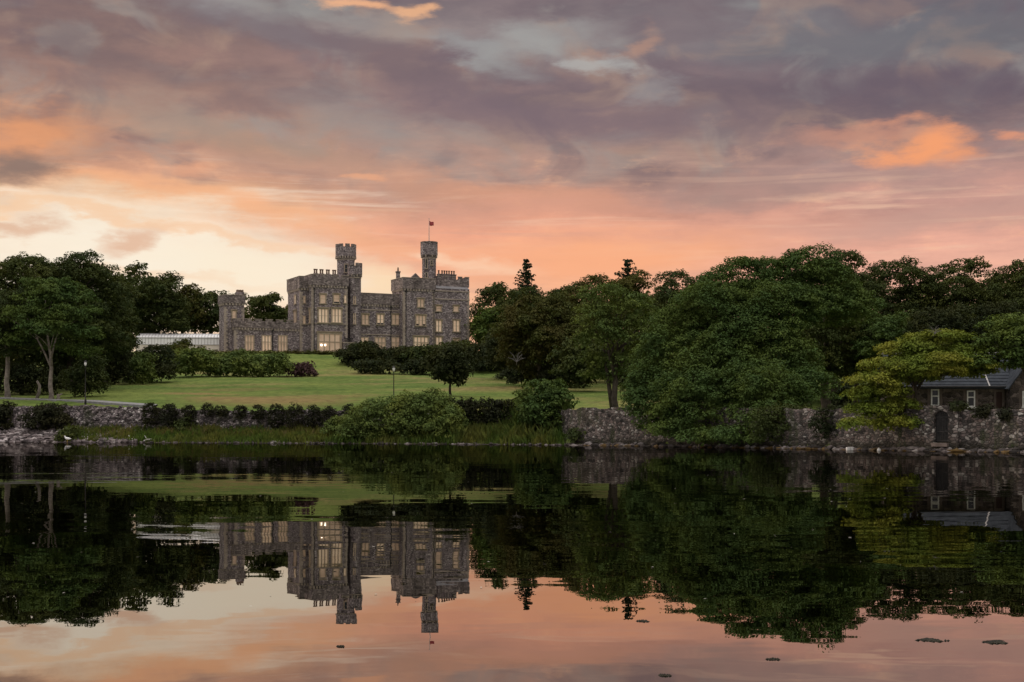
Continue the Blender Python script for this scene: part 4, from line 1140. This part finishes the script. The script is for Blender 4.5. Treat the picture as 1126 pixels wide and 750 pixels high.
for px, D, yt, w, lab in ((578, 214, 402, 62, 'dark undergrowth at the left foot of the wide olive brown tree'), (622, 204, 398, 62, 'dark undergrowth between the wide olive brown tree and the pale green tree'),
                          (700, 170, 392, 60, 'dark undergrowth behind the two stems of the pale green tree'), (742, 158, 396, 70, 'dark undergrowth left behind the great sycamore'),
                          (800, 152, 400, 90, 'dark undergrowth behind the great sycamore'), (862, 150, 404, 50, 'dark undergrowth between the great sycamore and the thick bare trunk'),
                          (926, 146, 417, 34, 'low dark undergrowth between the tree trunks left of the golden tree'), (968, 140, 398, 46, 'dark undergrowth behind the left side of the golden tree'), (70, 205, 398, 80, 'dark undergrowth in the shade between the left trees')):
    shrub('undergrowth_shrub', lab, px, D, yt, w, 'deep', n=9, depth=.6)
# ---- wood in the middle
WOOD_M = 'trees of the wood right of the castle'
conifer('solitary dark conifer rising above the treetops right of the castle', 579, 300, 283, 38, 345)
conifer('small conifer tip above the trees, right of the middle', 690, 240, 283, 52, 345)
if 0: conifer('slender conifer tip just left of another small conifer above the middle wood', 672, 268, 296, 40, 345)
tree('broadleaf_tree', 'rounded tree right against the right castle wing', 541, 326, 311, 54, 400, 'dark', WOOD_M, n=14, lpx=2.2)
tree('broadleaf_tree', 'mid green tree on the slope right of the castle, below the other crowns', 543, 312, 336, 52, 400, 'green', WOOD_M, n=13, lpx=2.2)
tree('broadleaf_tree', 'dark tree beneath the solitary conifer', 577, 292, 314, 62, 400, 'dark', WOOD_M, n=14, lpx=2.2)
tree('broadleaf_tree', 'dark tree between the solitary conifer and the two small conifers', 622, 284, 312, 66, 400, 'dark', WOOD_M, n=14, lpx=2.2)
tree('broadleaf_tree', 'wide olive brown tree with drooping skirts and bare branches in the middle', 594, 206, 324, 124, 438, 'olive', None, n=20, size=.36)
tree('broadleaf_tree', 'dark tree filling the gap behind the wide olive brown tree', 560, 236, 356, 64, 420, 'deep', WOOD_M, n=12)
tree('broadleaf_tree', 'olive tree with a ragged top just left of the pale green tree', 646, 222, 303, 84, 430, 'olive', WOOD_M, n=16)
tree('broadleaf_tree', 'dark tree beneath the small conifer tip behind the pale green tree', 692, 236, 298, 80, 425, 'olive', WOOD_M, n=16)
tree('broadleaf_tree', 'dark smooth crowned tree between the pale green tree and the great sycamore', 762, 200, 295, 110, 430, 'dark', WOOD_M, n=18)
tree('broadleaf_tree', 'pale green tree with two dark stems standing behind the quay wall end', 676, 134, 312, 90, 428, 'bright', None, n=18, size=.34, k=1.0, split=.38,
     lobes=[(668, 330, 30, 17, 0), (655, 352, 24, 17, -1), (690, 340, 26, 20, 0), (648, 376, 17, 15, -1), (668, 372, 24, 17, -1.5), (694, 372, 22, 20, -.5), (655, 398, 17, 11, 0), (685, 402, 24, 16, 0), (708, 352, 20, 22, 1), (706, 400, 16, 20, .5), (664, 415, 14, 8, 1), (650, 414, 12, 7, .6)])
mb = MB(); xx = wx(676, 134)
mb.tube([(-.15, .1, -.3), (-.6, .2, 3), (-1.0, .2, 6)], [.24, .19, .12], 8); st2 = mb.build('trunk', M['bark'], [o for o in bpy.data.objects if o.get('label', '').startswith('pale green tree with two')][0], True)
# ---- great sycamore and the wood on the right
tree('sycamore_tree', 'great spreading sycamore whose skirts hang over the quay wall to the water', 808, 117, 285, 220, 470, 'green', None, cpx=7.5, lpx=2.1, tr=.035, nlimb=11, sub=12, subf=.46, sublow=-.75,
     lobes=[(858, 314, 50, 30, 2), (806, 331, 48, 28, 1), (764, 356, 40, 30, 0), (733, 390, 34, 32, -1.5), (714, 428, 22, 36, -3), (742, 444, 28, 34, -6), (782, 396, 44, 34, -4), (832, 374, 46, 36, -3),
            (884, 344, 40, 34, 0), (778, 440, 38, 32, -8), (826, 430, 38, 28, -8), (872, 402, 34, 26, -5), (906, 320, 36, 30, 2), (720, 462, 18, 18, -4), (756, 468, 24, 16, -8), (804, 462, 30, 16, -9), (712, 405, 20, 24, -1), (850, 440, 36, 28, -11), (702, 448, 14, 26, -4), (735, 477, 22, 9, -7.5), (775, 482, 26, 9, -10), (815, 482, 34, 9, -12), (850, 462, 30, 16, -13), (890, 428, 26, 18, -8), (700, 425, 12, 20, -3), (885, 304, 44, 26, 2), (832, 308, 46, 24, 2), (785, 338, 44, 26, -1), (930, 345, 34, 30, 1), (850, 345, 44, 30, -2), (760, 420, 34, 30, -5), (800, 410, 36, 30, -5)])
tree('broadleaf_tree', 'highest tree of the right wood, behind the great sycamore', 918, 160, 274, 96, 420, 'dark', 'trees of the wood on the right', n=18)
tree('broadleaf_tree', 'dark tree with thick bare trunk showing over the quay wall right of the great sycamore', 908, 134, 318, 96, 418, 'dark', None, n=16, tr=.045, split=.5, bark='bark',
     lobes=[(905, 345, 40, 26, 0), (880, 375, 30, 22, -1), (930, 370, 34, 24, -1), (905, 398, 34, 18, -1), (940, 400, 24, 16, 0), (870, 402, 20, 14, 0), (955, 375, 24, 20, 1), (925, 414, 26, 9, .5), (893, 414, 22, 10, -.5), (955, 408, 24, 12, 0)])
tree('broadleaf_tree', 'slender dark tree showing its trunk left of the golden tree', 942, 138, 345, 60, 418, 'dark', None, n=11, tr=.03, split=.5)
tree('broadleaf_tree', 'dark small tree with a low trunk beside the great sycamore', 890, 140, 360, 50, 425, 'deep', None, n=9, tr=.028, split=.5)
tree('broadleaf_tree', 'dark rounded tree of the right wood above the golden tree', 985, 164, 283, 100, 425, 'dark', 'trees of the wood on the right', n=18)
tree('broadleaf_tree', 'broad tree of the right wood above the cottage roof', 1056, 160, 284, 104, 425, 'dark', 'trees of the wood on the right', n=18)
tree('broadleaf_tree', 'dark tree at the right edge of the skyline', 1118, 156, 281, 96, 425, 'dark', 'trees of the wood on the right', n=18)
tree('broadleaf_tree', 'dark lower tree behind the golden tree, under the right wood', 975, 132, 345, 76, 420, 'green', None, n=13)
tree('broadleaf_tree', 'deep dark tree behind the cottage chimney end', 1040, 128, 335, 90, 425, 'deep', None, n=13)
tree('broadleaf_tree', 'deep dark tree behind the cottage gable', 1098, 126, 330, 80, 425, 'deep', None, n=13)
tree('golden_tree', 'golden green tree with flat layered sprays spilling over the quay wall beside the gate', 1006, 92.6, 365, 150, 476, 'yellow', None, cpx=7, lpx=2.1, flat=.52, k=1.5, low=-.2, up=.7, sub=8, subf=.5, tr=.035, nlimb=10, split=.45,
     lobes=[(1032, 376, 34, 9, 0), (1058, 388, 30, 9, 0), (1002, 388, 36, 10, 0), (1030, 398, 46, 10, -1), (1066, 404, 26, 7, -.8), (985, 406, 34, 10, -1), (1020, 411, 40, 8, -1.4), (964, 420, 26, 10, -1.6), (955, 438, 24, 11, -1), (972, 434, 28, 11, -1.2), (962, 456, 26, 11, -1.4), (986, 452, 22, 12, -1.4), (976, 468, 24, 8, -1.6), (1052, 374, 18, 6, .5), (1010, 400, 40, 11, .6), (1045, 412, 36, 9, 0), (1000, 418, 30, 9, 0), (1078, 410, 16, 5, 0), (940, 468, 14, 7, -2.6), (1000, 468, 14, 7, -2.4)])
tree('broadleaf_tree', 'layered green tree leaning in from the right edge over the cottage roof', 1130, 92, 343, 110, 408, 'green', None, cpx=7, lpx=2.6, flat=.45, k=1.3, up=.7, split=.5,
     lobes=[(1112, 362, 30, 15, 0), (1092, 378, 20, 10, -.5), (1128, 375, 34, 16, -1), (1108, 392, 26, 9, -1), (1080, 402, 18, 5, -1), (1140, 395, 30, 14, -1), (1150, 360, 34, 18, 1), (1060, 396, 20, 6, 0), (1092, 398, 24, 7, -.5), (1124, 402, 22, 7, -.8)])
def filler(px, D, ytop, wpx, ybot, leaf='dark', n=13):
    tree('broadleaf_tree', 'dark broadleaf tree deep in the wood behind the nearer crowns', px, D, ytop, wpx, ybot, leaf, 'trees deep in the wood', n=n, lpx=2.8, cpx=7, trunk=False, sub=5)
for a in ((48, 215, 300, 90, 425), (100, 224, 318, 76, 415), (0, 205, 320, 80, 430), (126, 228, 330, 40, 400), (-30, 180, 300, 90, 432), (140, 318, 288, 80, 380)):
    filler(*a)
for a in ((600, 262, 340, 80, 420), (655, 250, 330, 80, 420), (720, 214, 318, 90, 430), (560, 268, 372, 70, 410), (640, 190, 372, 70, 432), (720, 176, 352, 80, 434), (800, 182, 312, 90, 432), (760, 160, 378, 80, 436)):
    filler(*a)
for a in ((860, 186, 300, 90, 428), (950, 182, 296, 90, 428), (1020, 184, 300, 90, 428), (1088, 180, 300, 90, 428), (1140, 172, 292, 90, 430), (990, 152, 345, 90, 424), (1060, 150, 340, 90, 424), (1130, 148, 340, 90, 424), (925, 168, 340, 90, 420), (860, 164, 352, 90, 420), (820, 158, 380, 80, 424)):
    filler(*a)
# dead antler of branches on the golden tree and bare branches in the olive tree
def dead_branches(label, px, py, D, s, parent_dir=1):
    g = np.random.default_rng(5)
    mb = MB(); b = W(px, py, D)
    for a in (-1.1, -.5, .2, .62, 1.15):
        e = Vector((math.sin(a) * s, g.uniform(-.2, .2), abs(math.cos(a)) * s))
        mb.tube([(0, .4, -s * .3), (0, 0, 0), e * .5 + Vector((0, 0, .1 * s)), e], [.045 * s, .04 * s, .03 * s, .01 * s], 5)
        for k in (.5, .75): mb.tube([e * k, e * k + Vector((g.uniform(-.4, .4) * s, .05, g.uniform(.1, .4) * s))], [.024 * s, .01 * s], 5)
    o = mb.build('dead_branch', M['greywood'])
    par = [q for q in bpy.data.objects if q.get('label', '').startswith(label)][0]
    o.parent = par; o.location = b - par.location
dead_branches('golden green tree', 1028, 367, 90.2, .5)
dead_branches('wide olive brown tree', 568, 398, 198.5, 1.4)

# ---- bushes along the shore
shrub('evergreen_shrub', 'dark flat topped bush in front of the rubble wall, under the left trees', 57, 157, 446, 62, 'hedge', n=10, size=.5, depth=.5)
shrub('evergreen_shrub', 'dark bush on the rubble wall at the left edge', 4, 160, 443, 36, 'hedge', n=7, depth=.5)
for i, (px, w, yt, lab) in enumerate(((166, 22, 443, 'leftmost clipped ball bush on the rubble wall, beside the end of the path'), (186, 22, 444, 'second clipped ball bush from the left on the rubble wall'),
        (207, 20, 446, 'low clipped bush third from the left along the wall'), (228, 19, 445, 'small clipped bush fourth from the left along the wall'), (243, 18, 446, 'small clipped bush fifth from the left along the wall'),
        (264, 20, 446, 'clipped bush sixth from the left along the wall'), (284, 22, 446, 'clipped ball bush left of the three largest on the wall'), (304, 23, 445, 'left one of the three largest clipped ball bushes on the wall'),
        (325, 23, 445, 'middle one of the three largest clipped ball bushes on the wall'), (344, 21, 446, 'right one of the three largest clipped ball bushes on the wall'), (362, 21, 447, 'clipped ball bush hanging low beside the willow bushes'),
        (384, 20, 444, 'dark clipped bush partly behind the willow bushes'))):
    D = float(yshore(wx(px, 150)) + 5.2)
    D = float(yshore(wx(px, D)) + 5.5)
    big = px in (166, 186) or px > 290; hh = w * (.60 if big else .36); w *= 1.0 if big else .85
    shrub('clipped_bush', lab, px, D, yt, w, 'hedge', base=wz(yt + 2 * hh, D), cpx=2.5, lpx=1.4, group='clipped bushes along the rubble wall', low=-.95, k=2.2, up=.3,
          lobes=[(px, yt + hh, w * .42, hh, 0)])
shrub('willow_bush', 'wide pale green willow bush spilling down to the water left of the middle', 422, 136.5, 438, 106, 'willow', n=16, cpx=6, base=.3, size=.36, depth=.45)
shrub('willow_bush', 'tall pale green willow bush, the highest of the willows by the water', 466, 134.6, 430, 92, 'willow', n=16, cpx=6, base=.3, size=.36, depth=.5)
shrub('willow_bush', 'low sprawling willow bush at the left foot of the willows', 386, 138.2, 458, 60, 'willow', n=9, cpx=5, base=.2, size=.4, depth=.5)
shrub('willow_bush', 'bright small willow bush at the right end of the willows', 492, 132.6, 446, 44, 'willow', n=8, cpx=5, base=.5, size=.42)
shrub('clipped_hedge', 'long dark clipped hedge between the willows and the round shrub', 540, 133.6, 441, 80, 'hedge', cat='hedge', cpx=3.5, lpx=2.0, base=.6,
      lobes=[(x, 459 + 1.0 * math.sin(x * .7), 9, 19, -.03 * (x - 540)) for x in range(500, 582, 6)])
tree('shrub_tree', 'round leafy shrub tree at the water edge in the middle', 600, 128.5, 418, 66, 486, 'green', None, n=14, cpx=6.5, lpx=2.6, base=.4, size=.36, split=.3, tr=.03)
shrub('waterside_shrub', 'low weedy shrub between the round shrub tree and the quay wall end', 640, 122.5, 470, 34, 'dark', n=7, base=.0)
shrub('ivy_patch', 'dark ivy hanging over the quay wall under the bare tree trunks', 926, 97.6, 445, 78, 'deep', n=11, base=.5, depth=.25, cat='ivy')
shrub('ivy_patch', 'dark ivy at the foot of the great sycamore on the quay wall', 872, 101.8, 446, 84, 'dark', n=11, base=.2, depth=.25, cat='ivy')
shrub('ivy_patch', 'dark creeper on top of the quay wall right of the gate', 1083, 85.9, 447, 26, 'hedge', n=6, base=2.1, depth=.4, cat='ivy', low=-.8)
shrub('ivy_patch', 'dark creeper on the quay wall under the cottage gable', 1110, 84.6, 450, 22, 'hedge', n=5, base=1.9, depth=.4, cat='ivy', low=-.8)
shrub('ivy_patch', 'dark creeper over the gate lintel beside the cottage window', 1053, 87.4, 443, 18, 'deep', n=5, base=2.5, depth=.5, cat='ivy')
shrub('waterside_shrub', 'green weedy clump at the water edge below the dark flat topped bush', 75, 150.2, 471, 26, 'dark', n=6, base=.1, depth=.6)
shrub('waterside_shrub', 'green shrub growing at the wall foot below the clipped bushes', 203, 149.5, 459, 20, 'dark', n=6, base=.4)

# ------------------------------------------------------------------ bank grass, reeds, stones, seaweed
def blades(name, label, n, pxr, sr, h, w, leaf, seed, clump=.5):
    g = np.random.default_rng(seed)
    px = g.uniform(*pxr, n); D0 = np.interp(px, [p for p, _ in SH], [d for _, d in SH])
    s = g.uniform(*sr, n) + g.standard_normal(n) * .2
    X = (px - CX) / F * (D0 + s); Y = yshore(X) + s; Z = gz(X, Y)
    patch = .55 + .45 * np.sin(X * 1.3 + 2 * np.sin(Y * 1.1)) * np.sin(X * .37 + 1)
    keep = (g.random(n) < .45 + .55 * patch) & (Z > -.02)
    X, Y, Z, patch = X[keep], Y[keep], Z[keep], patch[keep]; m = len(X)
    hh = h * (.5 + .6 * patch) * g.uniform(.5, 1.3, m); a = g.uniform(0, 2 * np.pi, m); ln = hh * g.uniform(.05, .55, m)
    b = g.uniform(0, 2 * np.pi, m); ww = w * g.uniform(.6, 1.4, m)
    bx, by = np.cos(b) * ww, np.sin(b) * ww
    P0 = np.stack([X - bx, Y - by, Z - .05], -1); P1 = np.stack([X + bx, Y + by, Z - .05], -1)
    T = np.stack([X + np.cos(a) * ln, Y + np.sin(a) * ln, Z + hh], -1)
    Md = np.stack([X + np.cos(a) * ln * .3 + bx * .8, Y + np.sin(a) * ln * .3 + by * .8, Z + hh * .6], -1)
    o = quads(name, np.stack([P0, P1, Md, T], 1), LEAF[leaf]); tag(o, label, 'grass', kind='stuff')
blades('bank_grass', 'green grass and weeds on the bank below the wall', 17500, (70, 622), (.25, 5.6), .75, .06, 'reed', 21)
blades('bank_weeds', 'tall rank grass below the dark hedge', 5000, (470, 622), (4.0, 6.9), 1.0, .06, 'reed', 25)
blades('bank_weeds', 'pale seeding grass on the bank', 1300, (480, 618), (1.0, 5.4), 1.35, .035, 'reed', 22)
blades('bank_weeds', 'pale seeding grass below the left wall', 1200, (100, 380), (2.0, 5.6), .8, .035, 'drygrass', 23)

def tufts(n, seed):
    g = np.random.default_rng(seed)
    px = g.uniform(60, 760, n); D = 150 + 110 * g.random(n) ** 1.3
    X = (px - CX) / F * D; s = D - yshore(X); Y = D
    k = (s > swall(X) + 1.2) & (np.sin(X * .5 + 3 * np.sin(Y * .3)) + g.standard_normal(n) * .6 > -.2)
    X, Y = X[k], Y[k]; Z = gz(X, Y); m = len(X)
    h = g.uniform(.04, .13, m); a = g.uniform(0, 2 * np.pi, m); w = g.uniform(.03, .07, m)
    bx, by = np.cos(a) * w, np.sin(a) * w; l = h * .5
    P0 = np.stack([X - bx, Y - by, Z - .06], -1); P1 = np.stack([X + bx, Y + by, Z - .06], -1)
    T1 = np.stack([X + bx * 1.2 - by * 2 * l, Y + by * 1.2 + bx * 2 * l, Z + h], -1); T0 = np.stack([X - bx * 1.2 - by * 2 * l, Y - by * 1.2 + bx * 2 * l, Z + h * .8], -1)
    tag(quads('lawn_grass_tufts', np.stack([P0, P1, T1, T0], 1), LEAF['turf']), 'short grass tufts on the sloping lawn', 'grass', kind='stuff')

def specks(n, seed):
    g = np.random.default_rng(seed); V = []
    for i in range(n):
        D = 11 + 70 * g.random() ** 1.5; px = g.uniform(-40, 1166); x = wx(px, D); r = g.uniform(.012, .04) * (.4 + D / 50); a = g.uniform(0, 6.28)
        V.append([(x + r * math.cos(a + t) * (1 if t in (0, 3.14) else .5), D + r * math.sin(a + t) * (1 if t in (0, 3.14) else .5), .004 + .004 * g.random()) for t in (0, 1.57, 3.14, 4.71)])
    o = quads('floating_specks', np.array(V), M['speck']); tag(o, 'tiny pale leaves and foam specks scattered on the water', 'specks', kind='stuff')
M['speck'] = mat_plain('pale_floating_speck', (.30, .28, .24), (.55, .52, .46), 30, 0.7)
specks(110, 77)

def rocks(name, label, n, pxr, sr, size, mat, seed, squash=.6):
    g = np.random.default_rng(seed)
    ico = [(0, 0, 1), (.894, 0, .447), (.276, .851, .447), (-.724, .526, .447), (-.724, -.526, .447), (.276, -.851, .447), (.724, .526, -.447), (-.276, .851, -.447), (-.894, 0, -.447), (-.276, -.851, -.447), (.724, -.526, -.447), (0, 0, -1)]
    F_ = [(0, 1, 2), (0, 2, 3), (0, 3, 4), (0, 4, 5), (0, 5, 1), (1, 6, 2), (2, 7, 3), (3, 8, 4), (4, 9, 5), (5, 10, 1), (6, 7, 2), (7, 8, 3), (8, 9, 4), (9, 10, 5), (10, 6, 1), (11, 7, 6), (11, 8, 7), (11, 9, 8), (11, 10, 9), (11, 6, 10)]
    ico = np.array(ico); mb = MB()
    for i in range(n):
        px = g.uniform(*pxr); D0 = np.interp(px, [p for p, _ in SH], [d for _, d in SH]); s = g.uniform(*sr)
        X = (px - CX) / F * (D0 + s); Y = float(yshore(X)) + s; Z = float(gz(X, Y))
        r = size * g.uniform(.4, 1.0) ** 1.5 * 1.3
        A = ico * (1 + .28 * g.standard_normal((12, 1))) * np.array([r * g.uniform(.8, 1.5), r * g.uniform(.8, 1.3), r * squash])
        w = g.uniform(0, 6.28); c, sn = math.cos(w), math.sin(w)
        A = np.stack([A[:, 0] * c - A[:, 1] * sn, A[:, 0] * sn + A[:, 1] * c, A[:, 2]], -1) + np.array([X, Y, Z + r * squash * .3])
        o = len(mb.v); mb.v.extend(map(tuple, A)); mb.f.extend(tuple(o + k for k in f) for f in F_); mb.mi.extend([0] * 20)
    tag(mb.build(name, mat), label, 'stones', kind='stuff')
rocks('shore_stones', 'rubble stones spilling down to the water under the left wall', 1500, (-60, 150), (-.4, 6.1), .32, M['rubblestone'], 31)
rocks('shore_stones', 'small stones along the waterline', 420, (100, 640), (-.5, .7), .16, M['rock'], 32)
rocks('shore_stones', 'stones at the foot of the quay wall', 900, (630, 1200), (-.8, .75), .24, M['rock'], 33)
rocks('shore_seaweed', 'brown seaweed covering the lowest stones of the quay wall', 700, (640, 1200), (-1.0, .25), .26, M['weed'], 34, .45)

# ------------------------------------------------------------------ small things
def lamp_post(label, px, ybase, ytop, D):
    X = wx(px, D); z = float(gz(X, D)); H = wz(ytop, D) - z
    root = empty('street_lamp', (X, D, z), 0, label, 'lamp post', 'lamp posts by the lawn')
    mb = MB(); mb.lathe([(.13, -.3), (.13, .5), (.09, .62), (.06, .7), (.045, H - .68), (.08, H - .63), (.045, H - .55)], 10); mb.build('post', M['iron'], root, True)
    mb = MB(); mb.lathe([(.06, H - .55), (.12, H - .42), (.15, H - .25), (.11, H - .12)], 10); mb.build('lantern', M['whitepaint'], root, True)
    mb = MB(); mb.lathe([(.20, H - .118), (.15, H - .02), (.03, H + .06)], 10); mb.build('lantern_cap', M['iron'], root)
lamp_post('thin dark lamp post with a pale head beside the path, before the left trees', 94, 445, 397, 162)
lamp_post('thin dark lamp post with a pale head above the willow bushes on the lawn', 433, 440, 403, 160)

def gull(label, px, py, D, s=1.0, face=-1):
    X = wx(px, D); root = empty('gull', (X, D, max(0.0, float(gz(X, D)))), 0, label, 'bird')
    mb = MB()
    body = [(-.34, .30), (-.24, .31), (-.10, .32), (.04, .34), (.13, .38), (.18, .45), (.20, .52), (.235, .545), (.27, .54)]
    mb.tube([(face * x * s, 0, z * s) for x, z in body], [r * s for r in (.015, .05, .10, .11, .085, .055, .050, .052, .025)], 10)
    mb.build('body', M['feather'], root, True)
    mb = MB(); mb.tube([(face * .265 * s, 0, .54 * s), (face * .36 * s, 0, .52 * s)], [.02 * s, .006 * s], 6); mb.build('beak', M['beak'], root)
    for k in (-1, 1):
        mb = MB(); mb.tube([(face * -.02 * s, .04 * k * s, .25 * s), (face * 0 * s, .04 * k * s, .12 * s), (0, .045 * k * s, -.02 * s)], [.018 * s, .012 * s, .012 * s], 6)
        mb.box((face * .0 - .03 * s, (.045 * k - .03) * s, -.02 * s), (face * .0 + .06 * s, (.045 * k + .03) * s, -.005 * s)); mb.build('leg', M['beak'], root)
gull('white gull standing at the water edge near the left side', 74, 485, 149.2, 1.25, -1)

def drift(label, px, D, seed, L):
    g = np.random.default_rng(seed); X = wx(px, D); z = max(0.02, float(gz(X, D)))
    mb = MB(); pts = [(-L / 2 + L * i / 6, g.uniform(-.1, .1), .06 + .25 * math.sin(i / 6 * 3.1) * g.uniform(.4, 1.2)) for i in range(7)]
    mb.tube(pts, [.05, .09, .10, .09, .08, .06, .03], 7)
    mb.tube([pts[2], (pts[2][0] - .3, .1, pts[2][2] + .4)], [.05, .02], 6); mb.tube([pts[4], (pts[4][0] + .35, -.2, .1)], [.05, .02], 6)
    o = mb.build('driftwood', M['deadwood'], None, True); o.location = (X, D, z); tag(o, label, 'driftwood')
drift('bleached driftwood branch at the waterline, the left one of two', 146, 147.2, 3, 1.0)
drift('bleached arched driftwood branch at the waterline, the right one of two', 164, 146.2, 4, 1.2)

def stump(label, px, D, pts, rad):
    X = wx(px, D); mb = MB(); mb.tube(pts[0], rad[0], 8)
    for p, r in zip(pts[1:], rad[1:]): mb.tube(p, r, 7)
    o = mb.build('tree_stump', M['palebark'], None, True); o.location = (X, D, float(gz(X, D))); tag(o, label, 'stump')
stump('small pale broken stump with a side stub on the grass right of the forked trunk', 64, 168.5, [[(0, 0, -.2), (.02, 0, .4), (-.05, 0, .75)], [(0, 0, .45), (.25, 0, .68), (.5, 0, .78)]], [[.26, .2, .13], [.12, .1, .05]])
stump('dim curved pale trunk in the shade between the two pale trees', 42, 172, [[(-.25, 0, -.2), (.1, 0, .8), (.18, 0, 1.6), (-.15, 0, 2.2)]], [[.24, .19, .17, .12]])

def foam_box(label, px, D):
    o = None; X = wx(px, D); mb = MB()
    mb.prism([(-.21, -.13), (.19, -.15), (.21, .13), (-.19, .15)], -.06, .11); mb.prism([(-.225, -.145), (.205, -.165), (.225, .145), (-.205, .165)], .113, .19)
    root = mb.build('fish_box', M['foam']); root.location = (X, D, 0); tag(root, label, 'box')
    mb = MB(); mb.box((-.012, -.168, -.03), (.012, -.145, .185)); mb.build('strap', M['rib'], root)
foam_box('white foam fish box floating by the quay wall under the golden tree', 934.5, 93.6)
for px, D, lab in ((966.5, 91.4, 'tiny white float on the water right of the white fish box'), (93.5, 149.3, 'tiny white float at the water edge right of the gull')):
    mb = MB(); mb.lathe([(.02, -.08), (.10, -.04), (.13, .04), (.10, .12), (.03, .16), (.03, .20)], 12)
    o = mb.build('buoy', M['foam'], None, True); o.location = (wx(px, D), D, 0); tag(o, lab, 'buoy')

def weed(label, px, py, wpx, seed):
    D = CH * F / (py - HY); X = wx(px, D); Ln = wpx / F * D; g = np.random.default_rng(seed); mb = MB()
    dy = Ln * .7
    for i in range(34):
        x = g.normal(0, Ln * .24); y = g.normal(0, dy * .22); l = Ln * g.uniform(.08, .3); a = g.normal(0, .6)
        mb.tube([(x - l * math.cos(a), y - l * math.sin(a), -.003), (x, y, .002 + .003 * g.random()), (x + l * math.cos(a + .4), y + l * math.sin(a + .4), -.004)], [.003, .006, .0025], 5)
    o = mb.build('floating_seaweed', M['floatweed']); o.location = (X, D, 0.0); tag(o, label, 'seaweed', 'scraps of floating seaweed')
weed('long dark scrap of seaweed floating near the lower right, left of another', 1023, 704, 30, 1)
weed('long dark scrap of seaweed floating nearest the lower right edge', 1095, 706.5, 32, 2)
weed('small dark scrap of seaweed floating below the middle', 706, 683, 12, 3)
weed('faint thread of seaweed floating low on the pink water, right of the middle', 850, 725, 10, 4)
weed('faint thread of seaweed at the bottom edge, right of the middle', 731, 743, 12, 5)
weed('faint thread of seaweed on the orange reflection left of the turret reflection', 375, 711, 7, 6)
